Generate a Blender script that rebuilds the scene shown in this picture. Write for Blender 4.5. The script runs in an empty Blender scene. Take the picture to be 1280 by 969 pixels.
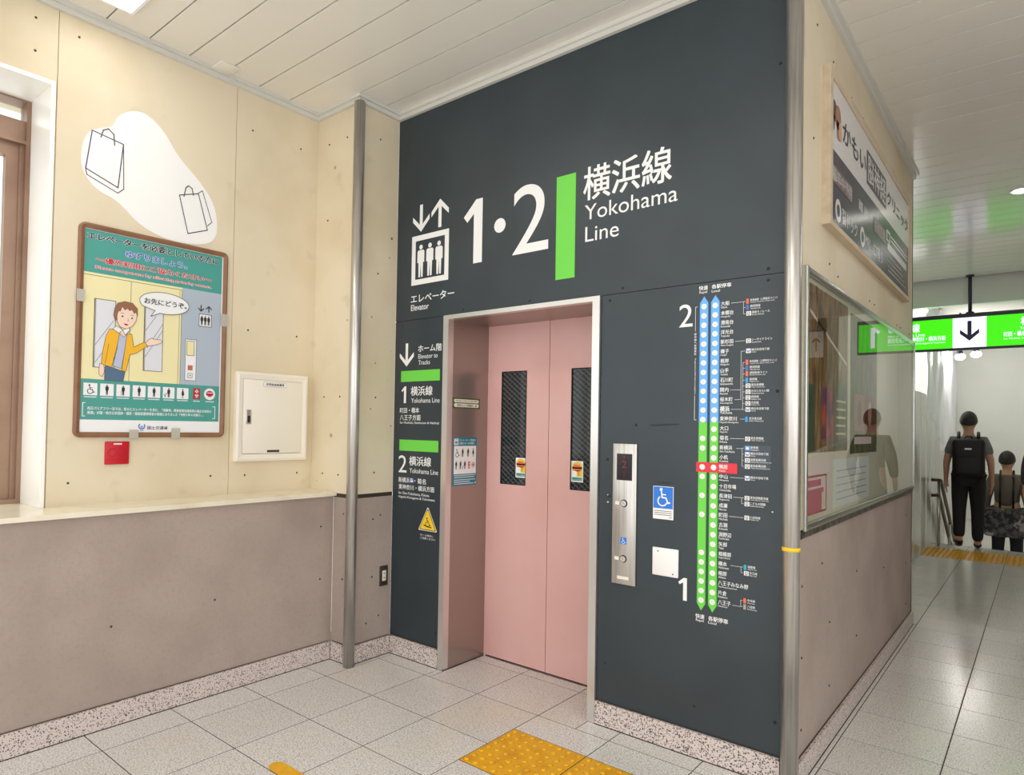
import bpy, bmesh, math, random
from mathutils import Vector, Matrix
random.seed(7)
S = bpy.context.scene
COL = S.collection
R = math.radians

# ------------------------------------------------------------------ camera
CAM = Vector((3.1859, -2.9333, 1.4520))
yaw, pitch, roll = R(-40.555), R(1.1131), R(0.9958)
fw = Vector((math.sin(yaw)*math.cos(pitch), math.cos(yaw)*math.cos(pitch), math.sin(pitch)))
rt = Vector((math.cos(yaw), -math.sin(yaw), 0)); up = rt.cross(fw)
rt, up = math.cos(roll)*rt + math.sin(roll)*up, -math.sin(roll)*rt + math.cos(roll)*up
cd = bpy.data.cameras.new('camera'); cam = bpy.data.objects.new('camera', cd); COL.objects.link(cam)
cam.matrix_world = Matrix(((rt.x, up.x, -fw.x, CAM.x), (rt.y, up.y, -fw.y, CAM.y), (rt.z, up.z, -fw.z, CAM.z), (0, 0, 0, 1)))
cd.sensor_fit = 'HORIZONTAL'; cd.sensor_width = 36.0; cd.lens = 833.785*36/1280
cd.shift_x = 47.9/1280; cd.shift_y = 31.94/1280; cd.clip_start = 0.05
S.camera = cam

# ------------------------------------------------------------------ world, exposure
w = bpy.data.worlds.new('world'); S.world = w; w.use_nodes = True
w.node_tree.nodes['Background'].inputs[0].default_value = (1.0, 0.995, 0.99, 1)
w.node_tree.nodes['Background'].inputs[1].default_value = 1.4
S.view_settings.view_transform = 'Standard'; S.view_settings.look = 'None'
S.view_settings.exposure = 0.42; S.view_settings.gamma = 1.0; S.view_settings.use_curve_mapping = False
LAMP = 7.5          # radiance of the fluorescent diffusers

# ------------------------------------------------------------------ materials
def lin(c):
    return tuple((v/255/12.92 if v/255 <= .04045 else ((v/255+.055)/1.055)**2.4) for v in c)
MATS = {}
def mat(name, rgb=None, rough=.5, metal=0., spec=.5, noise=None, noise2=None, bump=None, emit=None, coat=0., alpha=None, spots=None, trans=0., rnd=0., stretch=None):
    """noise=(scale, rgb2, lo, hi): second colour blended in by a noise; spots=(scale, rgb, size) dark flecks."""
    if name in MATS: return MATS[name]
    m = bpy.data.materials.new(name); m.use_nodes = True; MATS[name] = m
    nt = m.node_tree; N = nt.nodes; L = nt.links; b = N['Principled BSDF']
    c = (*lin(rgb), 1)
    b.inputs['Base Color'].default_value = c
    b.inputs['Roughness'].default_value = rough; b.inputs['Metallic'].default_value = metal
    b.inputs['Specular IOR Level'].default_value = spec; b.inputs['Coat Weight'].default_value = coat
    b.inputs['Coat Roughness'].default_value = .06
    b.inputs['Transmission Weight'].default_value = trans
    if emit:
        b.inputs['Emission Color'].default_value = (*lin(emit[0]), 1); b.inputs['Emission Strength'].default_value = emit[1]
    if alpha is not None: b.inputs['Alpha'].default_value = alpha
    geo = N.new('ShaderNodeNewGeometry'); src = geo.outputs['Position']
    if stretch:
        mp = N.new('ShaderNodeMapping'); mp.inputs['Scale'].default_value = stretch; L.new(src, mp.inputs['Vector']); srcs = mp.outputs[0]
    else: srcs = src
    last = None
    def blend(fac, rgb2):
        nonlocal last
        mx = N.new('ShaderNodeMix'); mx.data_type = 'RGBA'
        L.new(fac, mx.inputs[0])
        if last is None: mx.inputs[6].default_value = c
        else: L.new(last, mx.inputs[6])
        mx.inputs[7].default_value = (*lin(rgb2), 1); last = mx.outputs[2]
    for nz in (noise, noise2):
        if nz:
            n = N.new('ShaderNodeTexNoise'); n.inputs['Scale'].default_value = nz[0]; n.inputs['Detail'].default_value = 5
            L.new(srcs, n.inputs['Vector'])
            mr = N.new('ShaderNodeMapRange'); mr.inputs[1].default_value = nz[2]; mr.inputs[2].default_value = nz[3]
            if len(nz) > 4: mr.inputs[4].default_value = nz[4]
            L.new(n.outputs[0], mr.inputs[0]); blend(mr.outputs[0], nz[1])
    if spots:
        for sp in (spots if isinstance(spots[0], (list, tuple)) else [spots]):
            v = N.new('ShaderNodeTexVoronoi'); v.inputs['Scale'].default_value = sp[0]; L.new(src, v.inputs['Vector'])
            mr = N.new('ShaderNodeMapRange'); mr.inputs[1].default_value = sp[2]*.75; mr.inputs[2].default_value = sp[2]
            mr.inputs[3].default_value = 1; mr.inputs[4].default_value = 0
            L.new(v.outputs['Distance'], mr.inputs[0])
            if len(sp) > 3:      # only in some cells
                sx = N.new('ShaderNodeSeparateColor'); L.new(v.outputs['Color'], sx.inputs[0])
                th = N.new('ShaderNodeMath'); th.operation = 'LESS_THAN'; th.inputs[1].default_value = sp[3]; L.new(sx.outputs[0], th.inputs[0])
                mm = N.new('ShaderNodeMath'); mm.operation = 'MULTIPLY'; L.new(mr.outputs[0], mm.inputs[0]); L.new(th.outputs[0], mm.inputs[1])
                blend(mm.outputs[0], sp[1])
            else: blend(mr.outputs[0], sp[1])
    if rnd:
        oi = N.new('ShaderNodeObjectInfo'); hs = N.new('ShaderNodeHueSaturation')
        mr = N.new('ShaderNodeMapRange'); mr.inputs[3].default_value = 1-rnd; mr.inputs[4].default_value = 1+rnd
        L.new(oi.outputs['Random'], mr.inputs[0]); L.new(mr.outputs[0], hs.inputs['Value'])
        if last is None: hs.inputs['Color'].default_value = c
        else: L.new(last, hs.inputs['Color'])
        last = hs.outputs[0]
    if last is not None: L.new(last, b.inputs['Base Color'])
    if bump:
        n = N.new('ShaderNodeTexNoise'); n.inputs['Scale'].default_value = bump[0]; n.inputs['Detail'].default_value = 3
        L.new(srcs, n.inputs['Vector'])
        bp = N.new('ShaderNodeBump'); bp.inputs['Strength'].default_value = bump[1]; bp.inputs['Distance'].default_value = bump[2] if len(bump) > 2 else .002
        L.new(n.outputs[0], bp.inputs['Height']); L.new(bp.outputs[0], b.inputs['Normal'])
    return m

M_cream = mat('cream_panel', (226, 213, 186), .45, noise=(1.3, (208, 191, 156), .45, .75), noise2=(7, (192, 174, 140), .64, .82, .5), spots=[(6, (112, 92, 66), .06, .12), (11, (160, 140, 108), .08, .1), (4, (172, 154, 120), .07, .15)], bump=(6, .05))
M_cream2 = mat('cream_paint', (235, 226, 202), .45, noise=(2, (222, 208, 175), .45, .8))
M_mauve = mat('mauve_render', (176, 160, 150), .75, noise=(2.2, (160, 144, 134), .4, .7), noise2=(60, (150, 134, 124), .5, .8, .4), bump=(140, .35, .002))
M_ledge = mat('ledge_stone', (238, 230, 208), .22, noise=(5, (224, 210, 178), .5, .8), coat=.3)
M_reveal = mat('reveal_laminate', (248, 246, 240), .25, noise=(2, (236, 230, 214), .55, .85))
M_dark = mat('dark_panel', (50, 60, 66), .36, spec=.5, noise=(3, (44, 54, 60), .4, .7), spots=(14, (68, 78, 86), .03, .06))
M_granite = mat('granite', (216, 202, 196), .35, spots=[(125, (112, 100, 96), .5, .5), (100, (52, 45, 44), .42, .36), (150, (232, 222, 216), .45, .4), (140, (78, 68, 66), .4, .3)])
M_tile = mat('terrazzo', (232, 230, 226), .2, spec=.5, noise=(150, (192, 187, 180), .45, .6), noise2=(1.3, (222, 212, 194), .56, .8), spots=[(170, (138, 130, 122), .36, .32), (90, (120, 112, 104), .2, .2)], rnd=.03)
M_grout = mat('grout', (58, 50, 44), .9)
M_ceil = mat('ceiling_enamel', (234, 229, 219), .16, spec=.5, bump=(2.2, .12, .004), rnd=.012)
M_ceilgap = mat('ceiling_gap', (48, 42, 34), .9)
M_trim = mat('ceiling_trim', (214, 212, 204), .4)
M_steel = mat('stainless', (212, 209, 204), .3, .85, noise=(3, (182, 178, 172), .4, .7), stretch=(40, 40, 1))
M_steel_bright = mat('stainless_frame', (228, 226, 222), .28, .9)
M_jamb = mat('jamb_stainless', (164, 149, 141), .3, .75)
M_alu = mat('aluminium', (206, 208, 204), .25, .9)
M_alu_dark = mat('weathered_alu', (112, 108, 98), .5, .5, noise=(30, (70, 64, 54), .45, .6))
M_pink = mat('pink_enamel', (226, 180, 174), .3, noise=(2, (220, 170, 164), .4, .7), coat=.25)
M_black = mat('black', (22, 22, 24), .5)
M_gap = mat('dark_gap', (34, 28, 26), .7)
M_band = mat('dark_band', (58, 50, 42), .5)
M_white = mat('white_print', (242, 242, 240), .5)
M_offw = mat('offwhite_plastic', (238, 232, 218), .4)
M_paper = mat('paper_white', (244, 243, 240), .45)
M_green = mat('line_green', (112, 214, 74), .45)
M_green_d = mat('line_green_dark', (44, 110, 60), .5)
M_blue = mat('line_blue', (112, 180, 240), .45)
M_blue_d = mat('line_blue_dark', (44, 104, 160), .5)
M_red = mat('red_print', (226, 48, 66), .45)
M_redbox = mat('red_plastic', (196, 16, 34), .4)
M_redbox_d = mat('red_plastic_relief', (178, 12, 30), .4)
M_orange = mat('orange_print', (232, 110, 84), .45)
M_blue2 = mat('mid_blue_print', (78, 112, 196), .45)
M_cyan = mat('cyan_print', (48, 160, 222), .45)
M_isa = mat('access_blue', (40, 122, 222), .4)
M_yellow = mat('tactile_yellow', (236, 176, 22), .42, noise=(14, (216, 152, 14), .45, .75), noise2=(60, (196, 140, 30), .55, .8, .5))
M_ybright = mat('yellow_print', (246, 206, 40), .45)
M_brown = mat('brown_frame', (140, 100, 72), .4, noise=(8, (124, 86, 60), .4, .7))
M_bronze = mat('bronze_sash', (152, 124, 104), .4, .35, noise=(4, (136, 106, 88), .4, .7))
M_teal = mat('teal_print', (76, 158, 148), .3, coat=.25)
M_pcream = mat('poster_cream', (240, 230, 178), .3, coat=.25)
M_pblue = mat('poster_bluegrey', (176, 188, 202), .3, coat=.25)
M_pwhite = mat('poster_white', (240, 241, 242), .3, coat=.25)
M_pglass = mat('poster_glass', (222, 224, 230), .3, coat=.25)
M_line = mat('poster_line', (96, 92, 84), .4)
M_ink = mat('ink', (46, 44, 44), .5)
M_inkred = mat('ink_red', (206, 52, 60), .5)
M_inkblue = mat('ink_blue', (88, 112, 190), .5)
M_skinp = mat('poster_skin', (244, 214, 194), .4)
M_hairp = mat('poster_hair', (150, 100, 72), .4)
M_jackp = mat('poster_jacket', (240, 182, 40), .4)
M_shirtp = mat('poster_shirt', (186, 192, 218), .4)
M_jeansp = mat('poster_jeans', (82, 108, 138), .4)
M_mred = mat('maroon_print', (186, 40, 56), .4)
M_tealdark = mat('notice_teal', (20, 128, 150), .4)
M_olive = mat('olive_print', (78, 94, 44), .45)
M_screen = mat('display_dark', (40, 32, 38), .15)
M_led = mat('led_red', (96, 40, 52), .4, emit=((190, 60, 80), .06))
M_lamp = mat('lamp_diffuser', (255, 255, 255), .5, emit=((255, 253, 250), LAMP))
M_bulb = mat('lamp_bulb', (255, 255, 255), .5, emit=((255, 250, 242), 14))
M_spot = mat('spot_bulb', (255, 255, 255), .5, emit=((255, 250, 242), 70))
M_housing = mat('lamp_housing', (238, 238, 240), .4)
M_wood = mat('pale_wood', (210, 192, 166), .5, noise=(3, (196, 176, 148), .4, .7), stretch=(6, 1, 6))
M_navy = mat('sign_navy', (40, 46, 66), .22)
M_signw = mat('sign_white', (222, 220, 218), .22)
M_sgreen = mat('sign_green', (60, 206, 10), .4, emit=((60, 208, 8), .9))
M_swhite = mat('sign_backlit_white', (236, 232, 246), .4, emit=((230, 228, 244), .9))
M_sink = mat('sign_ink', (52, 44, 84), .4)
M_sframe = mat('sign_frame', (50, 54, 70), .4)
M_wallw = mat('white_wall', (236, 236, 230), .6, noise=(1.2, (226, 227, 220), .4, .7))
M_far = mat('stair_wall', (240, 240, 235), .6, noise=(.8, (230, 231, 226), .4, .7))
M_sheet = mat('plastic_sheet', (240, 242, 248), .35)
M_part = mat('partition_panel', (192, 192, 180), .12)
M_rail = mat('handrail_brown', (92, 64, 46), .4)
M_dimmer = mat('added_dimmer', (150, 128, 100), .6, noise=(2, (110, 92, 70), .4, .7))  # dark brown chosen to dim the reflection in the case glass
M_shaft = mat('wired_glass', (26, 32, 34), .08)

def wire_glass():
    m = M_shaft; nt = m.node_tree; N = nt.nodes; L = nt.links; b = N['Principled BSDF']
    geo = N.new('ShaderNodeNewGeometry'); outs = []
    for ang in (R(52), R(-52)):
        mp = N.new('ShaderNodeMapping'); mp.inputs['Rotation'].default_value = (0, ang, 0); L.new(geo.outputs['Position'], mp.inputs['Vector'])
        wv = N.new('ShaderNodeTexWave'); wv.inputs['Scale'].default_value = 13; wv.bands_direction = 'X'; L.new(mp.outputs[0], wv.inputs['Vector'])
        mr = N.new('ShaderNodeMapRange'); mr.inputs[1].default_value = .86; mr.inputs[2].default_value = .97; L.new(wv.outputs['Fac'], mr.inputs[0]); outs.append(mr.outputs[0])
    mx = N.new('ShaderNodeMath'); mx.operation = 'MAXIMUM'; L.new(outs[0], mx.inputs[0])
    sc = N.new('ShaderNodeMath'); sc.operation = 'MULTIPLY'; sc.inputs[1].default_value = .35; L.new(outs[1], sc.inputs[0]); L.new(sc.outputs[0], mx.inputs[1])
    cm = N.new('ShaderNodeMix'); cm.data_type = 'RGBA'; cm.inputs[6].default_value = (*lin((24, 30, 33)), 1); cm.inputs[7].default_value = (*lin((92, 98, 98)), 1)
    L.new(mx.outputs[0], cm.inputs[0]); L.new(cm.outputs[2], b.inputs['Base Color'])
wire_glass()

def glass_mat(name, tint, refl_rough=.0):
    m = bpy.data.materials.new(name); m.use_nodes = True; nt = m.node_tree; N = nt.nodes; L = nt.links
    N.remove(N['Principled BSDF']); out = N['Material Output']
    t = N.new('ShaderNodeBsdfTransparent'); t.inputs[0].default_value = (*tint, 1)
    g = N.new('ShaderNodeBsdfGlossy'); g.inputs['Roughness'].default_value = refl_rough
    fr = N.new('ShaderNodeFresnel'); fr.inputs[0].default_value = 1.52
    ge = N.new('ShaderNodeNewGeometry'); fi = N.new('ShaderNodeMath'); fi.operation = 'SUBTRACT'; fi.inputs[0].default_value = 1; L.new(ge.outputs['Backfacing'], fi.inputs[1])   # reflect once, at the front face
    ml = N.new('ShaderNodeMath'); ml.operation = 'MULTIPLY'; ml.use_clamp = True; L.new(fr.outputs[0], ml.inputs[0]); L.new(fi.outputs[0], ml.inputs[1])
    fr.inputs[0].default_value = 1.75
    mx = N.new('ShaderNodeMixShader'); L.new(ml.outputs[0], mx.inputs[0]); L.new(t.outputs[0], mx.inputs[1]); L.new(g.outputs[0], mx.inputs[2]); L.new(mx.outputs[0], out.inputs[0])
    return m
M_glass = glass_mat('clear_glass', (.93, .95, .94))

# ------------------------------------------------------------------ object helpers
def link(o, parent=None):
    COL.objects.link(o)
    if parent: o.parent = parent
    return o
def tag(o, label=None, cat=None, group=None, kind=None):
    if label: o['label'] = label
    if cat: o['category'] = cat
    if group: o['group'] = group
    if kind: o['kind'] = kind
    return o
def empty(name, loc=(0, 0, 0), label=None, cat=None, group=None, kind=None, parent=None):
    o = bpy.data.objects.new(name, None); o.location = loc; o.empty_display_size = .1; link(o, parent)
    return tag(o, label, cat, group, kind)

class MB:
    """mesh builder in world coordinates"""
    def __init__(s): s.v = []; s.f = []; s.mi = []; s.mats = []; s.sm = []
    def m(s, mt):
        if mt not in s.mats: s.mats.append(mt)
        return s.mats.index(mt)
    def add(s, vs, fs, mt, smooth=False):
        n = len(s.v); k = s.m(mt); s.v += [tuple(v) for v in vs]
        for f in fs: s.f.append(tuple(i+n for i in f)); s.mi.append(k); s.sm.append(smooth)
        return s
    def box(s, x0, x1, y0, y1, z0, z1, mt):
        return s.add([(x, y, z) for x in (x0, x1) for y in (y0, y1) for z in (z0, z1)],
                     [(0, 1, 3, 2), (4, 6, 7, 5), (0, 4, 5, 1), (2, 3, 7, 6), (0, 2, 6, 4), (1, 5, 7, 3)], mt)
    def bbox(s, x0, x1, y0, y1, z0, z1, mt, b=.004, seg=2):
        bm = bmesh.new(); bmesh.ops.create_cube(bm, size=1)
        for v in bm.verts: v.co = ((x0+x1)/2+v.co.x*(x1-x0), (y0+y1)/2+v.co.y*(y1-y0), (z0+z1)/2+v.co.z*(z1-z0))
        bmesh.ops.bevel(bm, geom=bm.edges[:], offset=b, segments=seg, profile=.5, affect='EDGES')
        bm.verts.ensure_lookup_table(); bm.verts.index_update()
        s.add([v.co[:] for v in bm.verts], [[v.index for v in f.verts] for f in bm.faces], mt, True); bm.free(); return s
    def prism(s, pts, a0, a1, axis, mt, smooth=False):
        """2-D polygon extruded along axis; pts in (y,z),(x,z),(x,y) for axis x,y,z"""
        def P(p, a): return {'x': (a, p[0], p[1]), 'y': (p[0], a, p[1]), 'z': (p[0], p[1], a)}[axis]
        n = len(pts); vs = [P(p, a0) for p in pts]+[P(p, a1) for p in pts]
        fs = [tuple(range(n)), tuple(range(2*n-1, n-1, -1))]
        n0 = len(s.f); s.add(vs, fs, mt); s.add(vs, [(i, (i+1) % n, n+(i+1) % n, n+i) for i in range(n)], mt, smooth); return s
    def tube(s, pts, r, mt, seg=12, cap=True):
        pts = [Vector(p) for p in pts]; rs = r if isinstance(r, (list, tuple)) else [r]*len(pts); vs = []; fs = []
        ref = Vector((0, 0, 1))
        for i, p in enumerate(pts):
            d = (pts[min(i+1, len(pts)-1)]-pts[max(i-1, 0)]).normalized()
            a = d.cross(ref if abs(d.dot(ref)) < .95 else Vector((1, 0, 0))).normalized(); b = d.cross(a)
            for k in range(seg):
                t = 2*math.pi*k/seg; vs.append(p+(a*math.cos(t)+b*math.sin(t))*rs[i])
        for i in range(len(pts)-1):
            for k in range(seg):
                fs.append((i*seg+k, i*seg+(k+1) % seg, (i+1)*seg+(k+1) % seg, (i+1)*seg+k))
        s.add(vs, fs, mt, True)
        if cap: s.add(vs, [tuple(range(seg))[::-1], tuple(range((len(pts)-1)*seg, len(pts)*seg))], mt)
        return s
    def ball(s, c, r, mt, nu=14, nv=9):
        r = r if isinstance(r, (list, tuple)) else (r, r, r); vs = []; fs = []
        for j in range(nv+1):
            t = math.pi*j/nv
            for i in range(nu):
                a = 2*math.pi*i/nu; vs.append((c[0]+r[0]*math.sin(t)*math.cos(a), c[1]+r[1]*math.sin(t)*math.sin(a), c[2]+r[2]*math.cos(t)))
        for j in range(nv):
            for i in range(nu): fs.append((j*nu+i, (j+1)*nu+i, (j+1)*nu+(i+1) % nu, j*nu+(i+1) % nu))
        return s.add(vs, fs, mt, True)
    def mesh(s, name, off=(0, 0, 0)):
        me = bpy.data.meshes.new(name)
        me.from_pydata([(v[0]-off[0], v[1]-off[1], v[2]-off[2]) for v in s.v], [], s.f)
        for mt in s.mats: me.materials.append(mt)
        for p, k, q in zip(me.polygons, s.mi, s.sm): p.material_index = k; p.use_smooth = q
        bm = bmesh.new(); bm.from_mesh(me); bmesh.ops.remove_doubles(bm, verts=bm.verts, dist=1e-6); bmesh.ops.recalc_face_normals(bm, faces=bm.faces); bm.to_mesh(me); bm.free()
        me.update(); return me
    def build(s, name, parent=None, loc=None):
        """loc: origin of the object (world). With a parent Empty, coordinates are made relative to it."""
        pl = parent_world(parent) if parent else Vector((0, 0, 0))
        if loc is None:
            loc = pl if parent else Vector((sum(v[0] for v in s.v)/len(s.v), sum(v[1] for v in s.v)/len(s.v), min(v[2] for v in s.v)))
        loc = Vector(loc); o = bpy.data.objects.new(name, s.mesh(name, loc)); o.location = loc-pl; return link(o, parent)
def parent_world(p):
    v = Vector((0, 0, 0))
    while p: v += p.location; p = p.parent
    return v
def inst(src, name, loc, parent=None, rot=None):
    o = bpy.data.objects.new(name, src if isinstance(src, bpy.types.Mesh) else src.data); pl = parent_world(parent) if parent else Vector((0, 0, 0))
    o.location = Vector(loc)-pl
    if rot: o.rotation_euler = rot
    return link(o, parent)

# ------------------------------------------------------------------ flat print: lettering and pictograms on a plane
TC = {}
def glyphs(body, res=3):
    k = (body, res)
    if k in TC: return TC[k]
    c = bpy.data.curves.new('lettering', 'FONT'); c.body = body; c.resolution_u = res; c.size = 1
    o = bpy.data.objects.new('lettering', c); me = o.to_mesh()
    vs = [(v.co.x, v.co.y) for v in me.vertices]; fs = [tuple(p.vertices) for p in me.polygons]
    o.to_mesh_clear(); bpy.data.objects.remove(o); bpy.data.curves.remove(c)
    TC[k] = (vs, fs, min(v[0] for v in vs), max(v[0] for v in vs), min(v[1] for v in vs), max(v[1] for v in vs)); return TC[k]
class GB:
    """print on a plane; axis 'y': faces -y at y=pos, u=x; axis 'x': faces +x at x=pos, u=y"""
    def __init__(s, axis, pos): s.ax = axis; s.pos = pos; s.mb = MB(); s.u0 = 0; s.v0 = 0; s.k = 1
    def P(s, u, v, lay):
        u = s.u0+u*s.k; v = s.v0+v*s.k; d = .0007*lay+.0004
        return (u, s.pos-d, v) if s.ax == 'y' else (s.pos+d, u, v)
    def poly(s, pts, mt, lay=1): s.mb.add([s.P(u, v, lay) for u, v in pts], [tuple(range(len(pts)))], mt); return s
    def rect(s, a, b, c, d, mt, lay=1): return s.poly([(a, c), (b, c), (b, d), (a, d)], mt, lay)
    def rrect(s, a, b, c, d, r, mt, lay=1):
        pts = []
        for cx, cy, a0 in ((b-r, c+r, -90), (b-r, d-r, 0), (a+r, d-r, 90), (a+r, c+r, 180)):
            for i in range(5): t = R(a0+i*22.5); pts.append((cx+r*math.cos(t), cy+r*math.sin(t)))
        return s.poly(pts, mt, lay)
    def circ(s, cx, cy, r, mt, lay=1, ry=None, n=20):
        return s.poly([(cx+r*math.cos(2*math.pi*i/n), cy+(ry or r)*math.sin(2*math.pi*i/n)) for i in range(n)], mt, lay)
    def arc(s, cx, cy, r, wd, a0, a1, mt, lay=1, n=24):
        for i in range(n):
            t0, t1 = R(a0+(a1-a0)*i/n), R(a0+(a1-a0)*(i+1)/n)
            s.poly([(cx+q*math.cos(t), cy+q*math.sin(t)) for q, t in ((r-wd/2, t0), (r+wd/2, t0), (r+wd/2, t1), (r-wd/2, t1))], mt, lay)
        return s
    def line(s, pts, wd, mt, lay=1):
        for (a, b), (c, d) in zip(pts, pts[1:]):
            l = math.hypot(c-a, d-b) or 1; dx, dy = (c-a)/l*wd/2, (d-b)/l*wd/2
            s.poly([(a-dx+dy, b-dy-dx), (c+dx+dy, d+dy-dx), (c+dx-dy, d+dy+dx), (a-dx-dy, b-dy+dx)], mt, lay); lay += .03
        return s
    def frame(s, a, b, c, d, wd, mt, lay=1):
        s.rect(a, b, c, c+wd, mt, lay); s.rect(a, b, d-wd, d, mt, lay); s.rect(a, a+wd, c+wd, d-wd, mt, lay); s.rect(b-wd, b, c+wd, d-wd, mt, lay); return s
    def txt(s, body, mt, a, b, c, d, lay=1, bold=0., rot=False):
        """fit the glyph box to u a..b, v c..d (b=None keeps the proportions)"""
        vs, fs, x0, x1, y0, y1 = glyphs(body, 8 if (d-c)*s.k > .06 else 3)
        if rot:   # reads downwards
            sv = (d-c)/(x1-x0); su = (b-a)/(y1-y0); mu, mv = su, sv
            pts = [(a+(y-y0)*su, d-(x-x0)*sv) for x, y in vs]
        else:
            sv = (d-c)/(y1-y0); su = sv if b is None else (b-a)/(x1-x0)
            pts = [(a+(x-x0)*su, c+(y-y0)*sv) for x, y in vs]; mu, mv = su, sv
        # heavier weights are struck several times, slightly shifted, like a double-struck print
        st = [(0, 0)] if bold <= 0 else ([(-1, 0), (1, 0)] if (d-c)*s.k < .013 else [(-1, -1), (1, -1), (-1, 1), (1, 1)])
        for q, (p, r) in enumerate(st):
            du, dv = p*bold*mu, r*bold*mv*.7; s.mb.add([s.P(u+du, v+dv, lay+.12*q) for u, v in pts], fs, mt)
        return s
    def build(s, name, parent=None, label=None):
        # flat faces: keep winding from builder but make sure they face out
        mb = s.mb; n = Vector((0, -1, 0)) if s.ax == 'y' else Vector((1, 0, 0))
        pl = parent_world(parent) if parent else Vector((sum(v[0] for v in mb.v)/len(mb.v), sum(v[1] for v in mb.v)/len(mb.v), min(v[2] for v in mb.v)))
        me = bpy.data.meshes.new(name); me.from_pydata([tuple(Vector(v)-pl) for v in mb.v], [], mb.f)
        for mt in mb.mats: me.materials.append(mt)
        for p, k in zip(me.polygons, mb.mi): p.material_index = k
        me.update()
        fl = [p.index for p in me.polygons if p.normal.dot(n) < 0]
        if fl:
            bm = bmesh.new(); bm.from_mesh(me); bm.faces.ensure_lookup_table(); bmesh.ops.reverse_faces(bm, faces=[bm.faces[i] for i in fl]); bm.to_mesh(me); bm.free()
        o = bpy.data.objects.new(name, me)
        if not parent: o.location = pl
        link(o, parent)
        if label: o['label'] = label
        return o

def pictogram_wheelchair(g, cx, cy, h, mt, lay=2):
    g.circ(cx-.10*h, cy+.40*h, .085*h, mt, lay, n=14)
    g.line([(cx-.08*h, cy+.30*h), (cx-.04*h, cy-.02*h), (cx+.17*h, cy-.03*h), (cx+.29*h, cy-.30*h), (cx+.38*h, cy-.27*h)], .075*h, mt, lay)
    g.line([(cx-.06*h, cy+.14*h), (cx+.15*h, cy+.14*h)], .06*h, mt, lay+.2)
    g.arc(cx-.02*h, cy-.2*h, .25*h, .07*h, 120, 345, mt, lay+.3, 16)
def pictogram_person(g, cx, y0, h, mt, lay=2, kind=0):
    g.circ(cx, y0+h*.92, h*.075, mt, lay, n=12)
    if kind == 6:   # in a dress
        g.poly([(cx-.06*h, y0+.82*h), (cx+.06*h, y0+.82*h), (cx+.16*h, y0+.52*h), (cx+.14*h, y0+.28*h), (cx-.10*h, y0+.28*h), (cx-.14*h, y0+.5*h)], mt, lay)
        g.rect(cx-.05*h, cx-.01*h, y0, y0+.28*h, mt, lay); g.rect(cx+.01*h, cx+.05*h, y0, y0+.28*h, mt, lay); return
    g.poly([(cx-.15*h, y0+.78*h), (cx-.11*h, y0+.83*h), (cx+.11*h, y0+.83*h), (cx+.15*h, y0+.78*h), (cx+.15*h, y0+.45*h), (cx+.11*h, y0+.45*h), (cx+.10*h, y0+.44*h), (cx+.09*h, y0), (cx+.02*h, y0), (cx+.0*h, y0+.42*h), (cx-.02*h, y0), (cx-.09*h, y0), (cx-.10*h, y0+.44*h), (cx-.15*h, y0+.45*h)], mt, lay)
    if kind == 2: g.line([(cx-.2*h, y0+.45*h), (cx-.22*h, y0)], .03*h, mt, lay)
    if kind == 1: g.circ(cx+.1*h, y0+.7*h, .07*h, mt, lay, n=10)
    if kind == 5:
        g.line([(cx-.1*h, y0+.5*h), (cx-.3*h, y0+.4*h), (cx-.36*h, y0+.12*h), (cx-.5*h, y0+.3*h)], .05*h, mt, lay); g.circ(cx-.38*h, y0+.04*h, .05*h, mt, lay, n=8)
def arrow(g, cx, y0, y1, half, wd, mt, lay=1, dx=0):
    """shaft with an open head at y1"""
    sg = 1 if y1 > y0 else -1
    ye = y1-sg*wd*.4; g.rect(cx-wd/2, cx+wd/2, min(y0, ye), max(y0, ye), mt, lay)
    hh = half*.95
    for q in (-1, 1):
        g.poly([(cx, y1), (cx, y1-sg*wd*1.35), (cx+q*half, y1-sg*(hh+wd*1.25)), (cx+q*half, y1-sg*hh)], mt, lay+.2)

# ================================================================== SETTING
GX, GY, T = .0486, -.5315, .4           # floor grid
XU, XL, XR, YC, H = -.4205, -.1793, 2.41, -.3284, 3.46
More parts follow.
